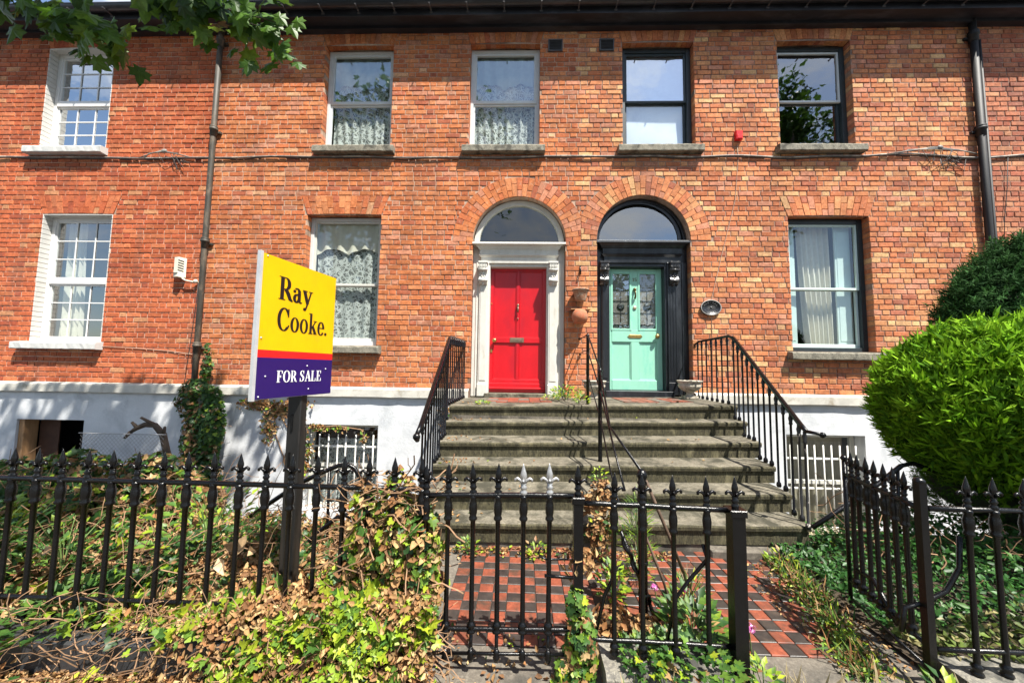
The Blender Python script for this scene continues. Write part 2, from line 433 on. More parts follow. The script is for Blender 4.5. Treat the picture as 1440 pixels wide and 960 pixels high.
def np_mesh(name, verts, faces, tint, m, parent=None, smooth=False, **kw):
    """verts (N,3), faces (F,k) arrays; tint (F,3)"""
    org = ORG.get(parent.name, Vector()) if parent is not None else Vector((0, 0, 0))
    me = bpy.data.meshes.new(name)
    k = faces.shape[1]; F = faces.shape[0]
    me.vertices.add(len(verts)); me.vertices.foreach_set('co', (verts - np.array(org)).astype(np.float32).ravel())
    me.loops.add(F * k); me.loops.foreach_set('vertex_index', faces.astype(np.int32).ravel())
    me.polygons.add(F); me.polygons.foreach_set('loop_start', np.arange(0, F * k, k, dtype=np.int32))
    me.update(calc_edges=True)
    if tint is not None:
        a = me.attributes.new('tint', 'FLOAT_VECTOR', 'FACE')
        a.data.foreach_set('vector', tint.astype(np.float32).ravel())
    if smooth: me.polygons.foreach_set('use_smooth', [True] * F)
    me.materials.append(m)
    me.validate()
    o = bpy.data.objects.new(name, me); link(o, parent); ORG[o.name] = Vector(org)
    tag(o, **kw)
    return o

def inst(o, loc, parent=None, rot=None, scale=None):
    c = o.copy(); COL.objects.link(c)
    if parent is not None: c.parent = parent
    c.location = loc
    if rot is not None: c.rotation_euler = rot
    if scale is not None: c.scale = scale
    return c

# ------------------------------------------------------------------ leaves
def tmpl_ivy():
    o = [(0, 0), (-.34, -.12), (-.5, .18), (-.25, .34), (-.3, .62), (-.1, .62), (0, 1.0), (.1, .62), (.3, .62), (.25, .34), (.5, .18), (.34, -.12)]
    v = [(0, .3, -.05)] + [(x, y, .10 * abs(x) * 2 - (.12 if y > .8 else 0)) for x, y in o]
    f = [(0, i + 1, (i + 1) % 12 + 1) for i in range(12)]
    return np.array(v), np.array(f)
def tmpl_leaf():
    v = [(0, 0, 0), (-.26, .4, .09), (0, .45, -.02), (.26, .4, .09), (0, 1, -.1)]
    f = [(0, 2, 1), (0, 3, 2), (1, 2, 4), (2, 3, 4)]
    return np.array(v), np.array(f)
def tmpl_dry():
    v = [(0, 0, 0), (-.3, .3, .22), (0, .4, -.08), (.3, .35, .2), (-.16, .75, .24), (.02, 1, .12), (.2, .72, .12)]
    f = [(0, 2, 1), (0, 3, 2), (1, 2, 4), (2, 3, 6), (2, 5, 4), (2, 6, 5)]
    return np.array(v), np.array(f)
def tmpl_blade():
    v = [(-.05, 0, 0), (.05, 0, 0), (.035, .5, .05), (-.035, .5, .05), (0, 1, .0)]
    f = [(0, 1, 2), (0, 2, 3), (3, 2, 4)]
    return np.array(v), np.array(f)
def tmpl_sprig():
    v = [(0, 0, 0), (-.10, .45, .03), (0, 1, 0), (.10, .45, -.03)]
    f = [(0, 3, 1), (1, 3, 2)]
    return np.array(v), np.array(f)
def tmpl_maple():
    o = [(0, 0), (-.28, -.08), (-.22, .1), (-.52, .16), (-.40, .34), (-.46, .56), (-.2, .5), (-.16, .72), (0, 1.0), (.16, .72), (.2, .5), (.46, .56), (.40, .34), (.52, .16), (.22, .1), (.28, -.08)]
    v = [(0, .3, .02)] + [(x, y, -.16 * abs(x) - .1 * y) for x, y in o]
    f = [(0, i + 1, (i + 1) % 16 + 1) for i in range(16)]
    return np.array(v), np.array(f)
T_IVY, T_LEAF, T_DRY, T_BLADE, T_SPRIG, T_MAPLE = tmpl_ivy(), tmpl_leaf(), tmpl_dry(), tmpl_blade(), tmpl_sprig(), tmpl_maple()

def orient(n_dir, y_dir=None, rs=NR):
    """frames whose z is near n_dir, y near y_dir (arrays)"""
    n = n_dir / (np.linalg.norm(n_dir, axis=1, keepdims=True) + 1e-9)
    if y_dir is None: y_dir = rs.normal(size=n.shape)
    y = y_dir - (y_dir * n).sum(1, keepdims=True) * n
    y /= (np.linalg.norm(y, axis=1, keepdims=True) + 1e-9)
    x = np.cross(y, n)
    return x, y, n
def leaf_arrays(tm, P, X, Y, Z, S, T):
    tv, tf = tm
    k = len(tv)
    V = P[:, None, :] + S[:, None, None] * (tv[None, :, 0:1] * X[:, None, :] + tv[None, :, 1:2] * Y[:, None, :] + tv[None, :, 2:3] * Z[:, None, :])
    F = tf[None, :, :] + (np.arange(len(P)) * k)[:, None, None]
    return V.reshape(-1, 3), F.reshape(-1, 3), np.repeat(T, len(tf), axis=0)
def palette(n, cols, w, jit=0.25, rs=NR):
    c = np.array(cols); i = rs.choice(len(cols), n, p=np.array(w) / sum(w))
    return np.clip(c[i] * (1 + rs.uniform(-jit, jit, (n, 1))), 0, 1)
def foliage(name, tm, P, nrm, size, tints, m, parent=None, ydir=None, **kw):
    X, Y, Z = orient(nrm, ydir)
    S = np.asarray(size) if hasattr(size, '__len__') else np.full(len(P), size)
    v, f, t = leaf_arrays(tm, P, X, Y, Z, S, tints)
    return np_mesh(name, v, f, t, m, parent, **kw)
def single_leaves(parent, tm, P, nrm, S, T, m, name='leaf'):
    """individual leaves big enough to pick apart: a few shared meshes, one object each"""
    X, Y, Z = orient(nrm)
    cache = []
    for q in range(8):
        i = q * len(P) // 8
        mb = MB(); mb.add([tuple(v) for v in tm[0]], [tuple(int(a) for a in f) for f in tm[1]], tuple(float(a) for a in T[i]))
        me = mb.mesh(name); me.materials.append(m); cache.append(me)
    org = ORG[parent.name]
    for i in range(len(P)):
        o = bpy.data.objects.new(name, cache[R.randrange(8)])
        COL.objects.link(o); o.parent = parent
        mt = Matrix((X[i], Y[i], Z[i])).transposed().to_4x4()
        mt.translation = Vector(P[i]) - org
        o.matrix_local = mt @ Matrix.Scale(float(S[i]), 4)

def vnoise(x, y, s=1.0, seed=0):
    v = 0; a = 1; tot = 0
    for k in range(4):
        v = v + a * np.sin(x * s * 2.1 * 1.9 ** k + 1.3 * k + seed * 1.7 + 1.6 * np.sin(y * s * 1.3 * 1.9 ** k + k + seed))\
              * np.cos(y * s * 1.9 * 1.9 ** k + 2.1 * k + seed * .6 + 1.4 * np.cos(x * s * 1.7 * 1.9 ** k + seed))
        tot += a; a *= 0.55
    return v / tot
def rnd(n, lo, hi, rs=NR): return rs.uniform(lo, hi, n)

GREENS = [(0.03, 0.085, 0.018), (0.06, 0.14, 0.025), (0.12, 0.22, 0.03), (0.23, 0.34, 0.022), (0.36, 0.43, 0.03)]
DRYS = [(0.33, 0.185, 0.075), (0.43, 0.27, 0.12), (0.19, 0.095, 0.04), (0.52, 0.36, 0.17), (0.27, 0.125, 0.045)]

# ------------------------------------------------------------------ the terrace: four house fronts
BZ, PITCH = 1.155, 0.082
ZS, ZH, ZG, ZGH = BZ + PITCH * 48, BZ + PITCH * 70, BZ + PITCH * 8, BZ + PITCH * 34
EAVE = BZ + PITCH * 73
UP = dict(kind='rect', z0=ZS, z1=ZH, h=EAVE - ZH - 0.004, s=0.07)
GR = dict(kind='rect', z0=ZG, z1=ZGH, h=PITCH * 4 + .001, s=0.12)
def op(base, x0, x1): d = dict(base); d.update(x0=x0, x1=x1); return d
def door_op(cx, Rr, sp): return dict(kind='round', cx=cx, R=Rr, sp=sp, T=Rr + 0.33, x0=cx - Rr, x1=cx + Rr, z0=0.9)
RED = door_op(-0.085, 0.745, 3.51)
MINT = door_op(1.895, 0.735, 3.55)
OPEN = {'A': [op(UP, -8.275, -7.10), op(GR, -8.07, -6.86)],
        'B': [op(UP, -3.40, -2.24), op(UP, -0.94, 0.225), op(GR, -3.56, -2.335), RED],
        'C': [op(UP, 1.58, 2.745), op(UP, 4.09, 5.26), op(GR, 4.155, 5.40), MINT],
        'D': []}
RANGE = {'A': (-11.5, -5.19), 'B': (-5.19, 0.905), 'C': (0.905, 7.14), 'D': (7.14, 10.8)}
ALLOP = [o for k in 'ABCD' for o in OPEN[k]]
HOUSE = {
    'A': thing('brick_house', 'leftmost deep red brick house with white twelve-pane windows', 'house', (-7.4, 6.0, -1.45), 'houses of the terrace'),
    'B': thing('brick_house', 'orange brick terraced house with the red front door and lace-curtained windows', 'house', (-2.1, 6.0, -1.45), 'houses of the terrace'),
    'C': thing('brick_house', 'buff and orange brick terraced house with the mint green front door', 'house', (4.0, 6.0, -1.45), 'houses of the terrace'),
    'D': thing('brick_house', 'sliver of brick house beyond the black drainpipe at the right edge', 'house', (8.3, 6.0, -1.45), 'houses of the terrace')}
BM = {'A': M_brickA, 'B': M_brickB, 'C': M_brickC, 'D': M_brickC}
MM = {'A': M_mortarA, 'B': M_mortarB, 'C': M_mortarC, 'D': M_mortarC}
PAL = {'A': ([(.47, .125, .05), (.43, .105, .042), (.50, .155, .065), (.37, .085, .04), (.54, .25, .12)], [5, 4, 3, 1.2, .4]),
       'B': ([(.50, .165, .06), (.46, .135, .052), (.54, .205, .085), (.48, .20, .115), (.38, .11, .055), (.60, .32, .17)], [5, 3.5, 3, 2, 1, .35]),
       'C': ([(.53, .20, .085), (.48, .16, .07), (.57, .26, .115), (.64, .38, .18), (.38, .125, .07), (.52, .22, .13)], [4, 3.5, 3, 1.0, 1.0, 2]),
       'D': ([(.46, .17, .09), (.40, .12, .065), (.54, .25, .13), (.30, .11, .07)], [4, 3, 2, 1])}
def tint_for(h):
    cols, w = PAL[h]
    c = R.choices(cols, w)[0]; k = R.uniform(0.88, 1.12)
    return tuple(min(0.8, q * k) for q in c)
def house_at(x):
    for k, (a, b) in RANGE.items():
        if a <= x < b: return k
    return None
def open_int(z, cut):
    """intervals not available for coursed bricks (cut='brick') or for the mortar sheet (cut='hole')"""
    r = []
    for o in ALLOP:
        if o['kind'] == 'rect':
            if o['z0'] < z < o['z1']: r.append((o['x0'], o['x1'], 'o', o))
            elif cut == 'brick' and o['z1'] < z < o['z1'] + o['h']:
                e = o['s'] * (z - o['z1']) / o['h']
                r.append((o['x0'] - e, o['x1'] + e, 'v', o))
        else:
            if o['z0'] < z < o['sp']: r.append((o['x0'], o['x1'], 'o', o))
            elif z >= o['sp']:
                rad = o['T'] if cut == 'brick' else o['R']
                d = z - o['sp']
                if d < rad:
                    hw = math.sqrt(rad * rad - d * d)
                    r.append((o['cx'] - hw, o['cx'] + hw, 'v', o))
    r.sort(key=lambda q: q[0])
    m = []
    for q in r:
        if m and q[0] < m[-1][1]: m[-1] = (m[-1][0], max(q[1], m[-1][1]), q[2], q[3])
        else: m.append(q)
    return m

# individual bricks: shared stretcher and header meshes
LS, LH, JT = 0.226, 0.106, 0.013
BRK_MESH = {}
for h in 'ABCD':
    for kind, L in (('s', LS),):
        lst = []
        for q in range(22):
            mb = MB()
            t = tint_for(h)
            w = L / 2; hh = (PITCH - JT) / 2
            j = lambda: R.uniform(-0.0025, 0.0025)
            c = 0.005
            fy = R.uniform(-0.002, 0.002)
            fr = [(-w + c + j(), fy + j(), -hh + c + j()), (w - c + j(), fy + j(), -hh + c + j()), (w - c + j(), fy + j(), hh - c + j()), (-w + c + j(), fy + j(), hh - c + j())]
            m2 = [(-w, .005, -hh), (w, .005, -hh), (w, .005, hh), (-w, .005, hh)]
            bk = [(-w, .045, -hh), (w, .045, -hh), (w, .045, hh), (-w, .045, hh)]
            f = [(0, 1, 2, 3)]
            for a in (0, 4):
                for i in range(4):
                    k2 = (i + 1) % 4; f.append((a + i, a + 4 + i, a + 4 + k2, a + k2))
            mb.add(fr + m2 + bk, f, t)
            me = mb.mesh('brick'); me.materials.append(BM[h]); lst.append(me)
        BRK_MESH[h] = lst

def brick_to(mb, x0, x1, z0, z1, t, depth=0.045, yf=WY):
    j = lambda: R.uniform(-0.0025, 0.0025)
    c = min(0.005, (x1 - x0) * .2)
    fy = yf + R.uniform(-0.003, 0.003)
    fr = [(x0 + c + j(), fy + j(), z0 + c + j()), (x1 - c + j(), fy + j(), z0 + c + j()), (x1 - c + j(), fy + j(), z1 - c + j()), (x0 + c + j(), fy + j(), z1 - c + j())]
    m2 = [(x0, fy + .005, z0), (x1, fy + .005, z0), (x1, fy + .005, z1), (x0, fy + .005, z1)]
    bk = [(x0, yf + depth, z0), (x1, yf + depth, z0), (x1, yf + depth, z1), (x0, yf + depth, z1)]
    f = [(0, 1, 2, 3)]
    for a in (0, 4):
        for i in range(4):
            k2 = (i + 1) % 4; f.append((a + i, a + 4 + i, a + 4 + k2, a + k2))
    mb.add(fr + m2 + bk, f, t)

rest = {k: MB() for k in 'ABCD'}
full = {k: [] for k in 'ABCD'}
white_rev = MB()
def lay_course(z0, xa, xb, offset):
    zc = z0 + PITCH / 2
    ints = open_int(zc, 'brick')
    x = xa - offset; st = True
    while x < xb:
        L = (LS if st else LH) + R.uniform(-0.005, 0.005)
        b0, b1 = x, x + L
        st = not st; x = b1 + JT
        segs = [(b0, b1, False)]
        for (i0, i1, kind, o) in ints:
            ns = []
            for (s0, s1, q) in segs:
                g = JT / 2 if kind == 'v' else 0
                if s1 <= i0 - g or s0 >= i1 + g: ns.append((s0, s1, q)); continue
                if s0 < i0 - g: ns.append((s0, i0 - g, kind == 'o' or q))
                if s1 > i1 + g: ns.append((i1 + g, s1, kind == 'o' or q))
            segs = ns
        # bricks that just touch the jamb also return into the reveal
        for (s0, s1, q) in segs:
            s0 = max(s0, xa); s1 = min(s1, xb)
            if s1 - s0 < 0.02: continue
            h = house_at((s0 + s1) / 2)
            if h is None: continue
            jam = q or any(k == 'o' and (abs(s1 - i0) < 0.013 or abs(s0 - i1) < 0.013) for (i0, i1, k, o) in ints)
            if jam:
                for (i0, i1, k, o) in ints:
                    if k == 'o' and abs(s1 - i0) < 0.013: s1 = i0
                    if k == 'o' and abs(s0 - i1) < 0.013: s0 = i1
                brick_to(rest[h], s0, s1, z0 + JT / 2, z0 + PITCH - JT / 2, tint_for(h), 0.045 if h == 'A' else 0.13)
            elif L > 0.2 and abs((s1 - s0) - L) < 1e-6 and h == house_at(s0) == house_at(s1):
                full[h].append(((s0 + s1) / 2, zc, L))
            else:
                brick_to(rest[h], s0, s1, z0 + JT / 2, z0 + PITCH - JT / 2, tint_for(h))
for ci in range(-2, 73):
    z0 = BZ + ci * PITCH
    off = (0 if ci % 2 else (LS + LH) / 2 + JT) + R.uniform(-0.02, 0.02) + 0.02
    if ci >= 0: lay_course(z0, -11.5, 10.8, off)
    else: lay_course(z0, 0.665, 1.155, off)
for h in 'ABCD':
    lst = sorted(full[h], key=lambda p: p[0] ** 2 + (p[1] - EYE) ** 2)
    org = ORG[HOUSE[h].name]
    for i, (x, z, L) in enumerate(lst):
        if i < 300:
            o = bpy.data.objects.new('brick', R.choice(BRK_MESH[h]))
            COL.objects.link(o); o.parent = HOUSE[h]
            o.location = (x - org.x, WY + R.uniform(-.003, .002) - org.y, z - org.z)
            o.scale = (L / LS, 1, 1)
        else:
            brick_to(rest[h], x - L / 2, x + L / 2, z - PITCH / 2 + JT / 2, z + PITCH / 2 - JT / 2, tint_for(h))
    rest[h].build('brickwork', BM[h], HOUSE[h], kind='stuff')

# mortar sheet with the openings left out
zb = {0.99, EAVE + 0.05}
for o in ALLOP:
    zb.add(max(o['z0'], .99)); zb.add(o.get('z1', o.get('sp')))
    if o['kind'] == 'round':
        for k in range(1, 41): zb.add(o['sp'] + o['R'] * math.sin(math.pi / 2 * k / 40))
zb = sorted(zb)
for h in 'ABCD':
    mb = MB(); a, b = RANGE[h]
    my = WY + (0.011 if h == 'A' else 0.008)
    for z0, z1 in zip(zb, zb[1:]):
        if z1 - z0 < 1e-6: continue
        x = a
        for (i0, i1, k, o) in open_int((z0 + z1) / 2, 'hole') + [(b, b, 'e', None)]:
            i0c = min(max(i0, a), b)
            if i0c > x + 1e-6: mb.add([(x, my, z0), (i0c, my, z0), (i0c, my, z1), (x, my, z1)], [(0, 1, 2, 3)])
            x = min(max(x, i1), b)
    # reveals of the openings, set back a little behind the brick faces
    for o in OPEN[h]:
        g = 0.004
        x0, x1 = o['x0'] - g, o['x1'] + g
        z0, z1 = max(o['z0'], .99) - g, o.get('z1', o.get('sp'))
        y2 = WY + 0.30
        mb.add([(x0, my, z0), (x0, y2, z0), (x0, y2, z1), (x0, my, z1)], [(0, 1, 2, 3)])
        mb.add([(x1, my, z0), (x1, y2, z0), (x1, y2, z1), (x1, my, z1)], [(3, 2, 1, 0)])
        if o['kind'] == 'rect':
            mb.add([(x0, my, z1 + .036), (x1, my, z1 + .036), (x1, y2, z1 + .036), (x0, y2, z1 + .036)], [(0, 1, 2, 3)])
            mb.add([(x0, my, z0), (x1, my, z0), (x1, y2, z0), (x0, y2, z0)], [(3, 2, 1, 0)])
        else:
            rr = o['R'] + g; pv = None
            for k in range(33):
                an = math.pi * k / 32
                p = (o['cx'] + rr * math.cos(an), o['sp'] + rr * math.sin(an))
                if pv: mb.add([(pv[0], my, pv[1]), (p[0], my, p[1]), (p[0], y2, p[1]), (pv[0], y2, pv[1])], [(0, 1, 2, 3)])
                pv = p
    mb.build('wall', MM[h], HOUSE[h])

# voussoirs: flat, cambered and round arches, each brick its own part
def clip_poly(poly, xlim, sgn):
    out = []
    for i in range(len(poly)):
        a, b = poly[i], poly[(i + 1) % len(poly)]
        ia, ib = (a[0] - xlim) * sgn <= 0, (b[0] - xlim) * sgn <= 0
        if ia: out.append(a)
        if ia != ib:
            t = (xlim - a[0]) / (b[0] - a[0]); out.append((xlim, a[1] + (b[1] - a[1]) * t))
    return out
def vous(h, poly, t, deep=0.13):
    n = len(poly)
    cx = sum(p[0] for p in poly) / n; cz = sum(p[1] for p in poly) / n
    q = []
    for p in poly:
        L = math.hypot(p[0] - cx, p[1] - cz); q.append((p[0] - (p[0] - cx) / L * .0055, p[1] - (p[1] - cz) / L * .0055))
    mb = MB(); mb.prism(q, WY - 0.003 + R.uniform(-.003, .003), WY + deep, t, 0.004)
    mb.build('arch_brick', BM[h], HOUSE[h])
for h in 'ABC':
    for o in OPEN[h]:
        if o['kind'] == 'rect':
            n = 14; z0, z1 = o['z1'], o['z1'] + o['h']
            for i in range(n):
                def X(u, z): return o['x0'] - o['s'] * (z - z0) / o['h'] + (o['x1'] - o['x0'] + 2 * o['s'] * (z - z0) / o['h']) * u
                arch = 0.03 if o['h'] < .3 else 0.012
                cam_ = lambda u: arch * 4 * u * (1 - u)
                u0, u1 = i / n, (i + 1) / n
                sp = [z0, z1] if o['h'] < .3 else ([z0, z0 + .215, z1] if i % 2 else [z0, z0 + .115, z1])
                for k in range(len(sp) - 1):
                    a, b = sp[k], sp[k + 1]
                    ca = cam_((u0 + u1) / 2) if k == 0 else 0
                    vous(h, [(X(u0, a), a + (cam_(u0) if k == 0 else 0)), (X(u1, a), a + (cam_(u1) if k == 0 else 0)), (X(u1, b), b), (X(u0, b), b)], tint_for(h))
        else:
            n = 33
            for i in range(n):
                a0, a1 = math.pi * i / n, math.pi * (i + 1) / n
                rs = [o['R'], o['R'] + (.218 if i % 2 else .112), o['T']]
                for k in range(2):
                    P = [(o['cx'] + r * math.cos(a), o['sp'] + r * math.sin(a)) for r, a in ((rs[k], a0), (rs[k + 1], a0), (rs[k + 1], a1), (rs[k], a1))]
                    P = clip_poly(P, 0.905, 1 if h == 'B' else -1)
                    if len(P) >= 3 and abs(sum(P[q][0] * P[(q + 1) % len(P)][1] - P[(q + 1) % len(P)][0] * P[q][1] for q in range(len(P)))) > 0.002:
                        vous(h, P, tint_for(h))

# painted reveals of the leftmost house
for o in OPEN['A']:
    mb = MB()
    for i in range(int((o['z1'] - o['z0']) / PITCH + .5)):
        z = o['z0'] + i * PITCH
        for s_, x in ((1, o['x0']), (-1, o['x1'])):
            a, b = sorted((x + .012 * s_, x - .0005 * s_))
            mb.bbox(a, b, WY - .001, WY + .13, z + .004, z + PITCH - .004, .003)
    mb.box(o['x0'] + .012, o['x1'] - .012, WY + .002, WY + .13, o['z1'] - .012, o['z1'] + .0)
    mb.build('painted_reveal', M_white, HOUSE['A'])

# basement storey, ledge, eaves, roof, interior
BASE = {'A': [(-8.11, -6.99, -0.50, 0.555)], 'B': [(-3.42, -2.24, -0.75, 0.565)], 'C': [(3.99, 5.15, -0.95, 0.555)], 'D': []}
def panel_wall(mb, a, b, z0, z1, holes, y, yb):
    xs = sorted({a, b, *[q for h_ in holes for q in h_[:2]]}); zs = sorted({z0, z1, *[q for h_ in holes for q in h_[2:]]})
    for i in range(len(xs) - 1):
        for j in range(len(zs) - 1):
            cx, cz = (xs[i] + xs[i + 1]) / 2, (zs[j] + zs[j + 1]) / 2
            if any(h_[0] < cx < h_[1] and h_[2] < cz < h_[3] for h_ in holes): continue
            nx = max(1, int((xs[i + 1] - xs[i]) / .12)); nz = max(1, int((zs[j + 1] - zs[j]) / .12))
            vs = []; fs = []
            for p in range(nx + 1):
                for q in range(nz + 1):
                    x = xs[i] + (xs[i + 1] - xs[i]) * p / nx; z = zs[j] + (zs[j + 1] - zs[j]) * q / nz
                    e = 0.004 * float(vnoise(np.float64(x), np.float64(z), 3.1))
                    if p in (0, nx) or q in (0, nz): e = 0
                    vs.append((x, y + e, z))
            for p in range(nx):
                for q in range(nz):
                    k = p * (nz + 1) + q; fs.append((k, k + nz + 1, k + nz + 2, k + 1))
            mb.add(vs, fs, None, True)
    for (x0, x1, h0, h1) in holes:
        mb.add([(x0, y, h0), (x0, yb, h0), (x0, yb, h1), (x0, y, h1)], [(0, 1, 2, 3)])
        mb.add([(x1, y, h0), (x1, yb, h0), (x1, yb, h1), (x1, y, h1)], [(3, 2, 1, 0)])
        mb.add([(x0, y, h1), (x1, y, h1), (x1, yb, h1), (x0, yb, h1)], [(0, 1, 2, 3)])
        mb.add([(x0, y, h0), (x1, y, h0), (x1, yb, h0), (x0, yb, h0)], [(3, 2, 1, 0)])
for h in 'ABCD':
    a, b = RANGE[h]
    mb = MB(); panel_wall(mb, a, b, -1.5, 0.992, BASE[h], WY - 0.012, WY + 0.22)
    mb.build('basement_wall', M_render, HOUSE[h])
    la, lb = a, b
    segs = {'A': [(a, b)], 'B': [(a, -0.835)], 'C': [(2.636, b)], 'D': [(a, b)]}[h]
    mb = MB()
    for (p, q) in segs:
        n = int((q - p) / .15)
        prof = [(0.02, -.165), (-.05, -.165), (-.068, -.15), (-.068, -.035), (-.055, -.012), (.008, 0)]
        vs = []; fs = []
        for i in range(n + 1):
            x = p + (q - p) * i / n
            for (y, z) in prof:
                vs.append((x, WY + y + R.uniform(-.004, .004), BZ + z + .003 + R.uniform(-.004, .004) * (1 if z < -.1 else .5)))
        m_ = len(prof)
        for i in range(n):
            for k in range(m_ - 1): fs.append((i * m_ + k, (i + 1) * m_ + k, (i + 1) * m_ + k + 1, i * m_ + k + 1))
        mb.add(vs, fs)
    mb.build('ledge', M_ledge, HOUSE[h])
    mb = MB()
    mb.box(a, b, WY - .27, WY + .25, EAVE + .004, EAVE + .05)
    mb.box(a, b, WY - .29, WY - .262, EAVE - .012, EAVE + .125)
    mb.box(a, b, WY - .10, WY + .0, EAVE - .045, EAVE + .002)
    mb.build('eaves', M_eave, HOUSE[h])
    mb = MB(); n = 10; vs = []; fs = []
    for x in (a, b):
        for k in range(n + 1):
            t = math.pi * k / n; vs.append((x, WY - .365 - .068 * math.cos(t), EAVE + .135 - .075 * math.sin(t)))
    for k in range(n): fs.append((k, k + 1, n + 2 + k, n + 1 + k))
    mb.add(vs, fs, None, True)
    mb.box(a, b, WY - .438, WY - .428, EAVE + .126, EAVE + .142)
    mb.build('gutter', M_eave, HOUSE[h])
    x = math.ceil(a / .59) * .59 + .2
    while x < b - .05:
        mb = MB(); mb.box(x, x + .05, WY - .30, WY - .285, EAVE + .02, EAVE + .045); mb.box(x + .015, x + .035, WY - .44, WY - .29, EAVE + .046, EAVE + .056)
        mb.build('gutter_bracket', M_vent, HOUSE[h]); x += .59
    mb = MB()
    mb.add([(a, WY - .33, EAVE + .12), (b, WY - .33, EAVE + .12), (b, WY + 4, EAVE + 1.9), (a, WY + 4, EAVE + 1.9)], [(0, 1, 2, 3)])
    mb.add([(a, WY - .33, EAVE + .09), (b, WY - .33, EAVE + .09), (b, WY + 4, EAVE + 1.87), (a, WY + 4, EAVE + 1.87)], [(3, 2, 1, 0)])
    mb.add([(a, WY - .33, EAVE + .12), (b, WY - .33, EAVE + .12), (b, WY - .33, EAVE + .09), (a, WY - .33, EAVE + .09)], [(0, 3, 2, 1)])
    mb.build('roof', M_slate, HOUSE[h])
    mb = MB(); mb.box(a, b, WY + .31, WY + 3.0, -1.5, EAVE + .2); v = mb.v
    mb.f = [f for i, f in enumerate(mb.f) if i != 2]; mb.t = mb.t[:5]; mb.smooth = mb.smooth[:5]
    if h != 'D': mb.box(a + .01, b - .01, WY + .32, WY + 2.9, 4.4, 4.6); mb.box(a + .01, b - .01, WY + .32, WY + 2.9, .75, .9)
    mb.build('interior', M_dark, HOUSE[h])

# ------------------------------------------------------------------ windows
def ring(mb, x0, x1, z0, z1, w, y0, y1, wb=None, c=.003):
    wb = wb or w
    mb.bbox(x0, x0 + w, y0, y1, z0, z1, c); mb.bbox(x1 - w, x1, y0, y1, z0, z1, c)
    mb.bbox(x0 + w - .001, x1 - w + .001, y0 + .0015, y1, z1 - w, z1 - .001, c); mb.bbox(x0 + w - .001, x1 - w + .001, y0 + .0015, y1, z0 + .001, z0 + wb, c)
def pane(win, x0, x1, z0, z1, y, m):
    mb = MB(); n = 6
    vs = [(x0 + (x1 - x0) * i / n, y, z0 + (z1 - z0) * j / n) for j in range(n + 1) for i in range(n + 1)]
    mb.add(vs, [(j * (n + 1) + i, j * (n + 1) + i + 1, (j + 1) * (n + 1) + i + 1, (j + 1) * (n + 1) + i) for j in range(n) for i in range(n)], None, True)
    return mb.build('pane', m, win)
def sill(win, x0, x1, z, m, drop=.125, out=.115):
    mb = MB(); n = 26
    prof = [(.02, .0), (-out + .012, -.012), (-out, -.03), (-out, -drop + .01), (-out + .014, -drop), (.02, -drop)]
    vs = []; fs = []
    for i in range(n + 1):
        x = x0 + (x1 - x0) * i / n
        for (y, zz) in prof: vs.append((x, WY + y + R.uniform(-.004, .004), z + zz + R.uniform(-.004, .004)))
    k_ = len(prof)
    for i in range(n):
        for k in range(k_ - 1): fs.append((i * k_ + k, i * k_ + k + 1, (i + 1) * k_ + k + 1, (i + 1) * k_ + k))
    fs.append(tuple(range(k_ - 1, -1, -1))); fs.append(tuple(n * k_ + k for k in range(k_)))
    mb.add(vs, fs)
    mb.box(x0 + .08, x1 - .08, WY + .0, WY + .2, z - drop + .01, z - .002)
    mb.build('sill', m, win)
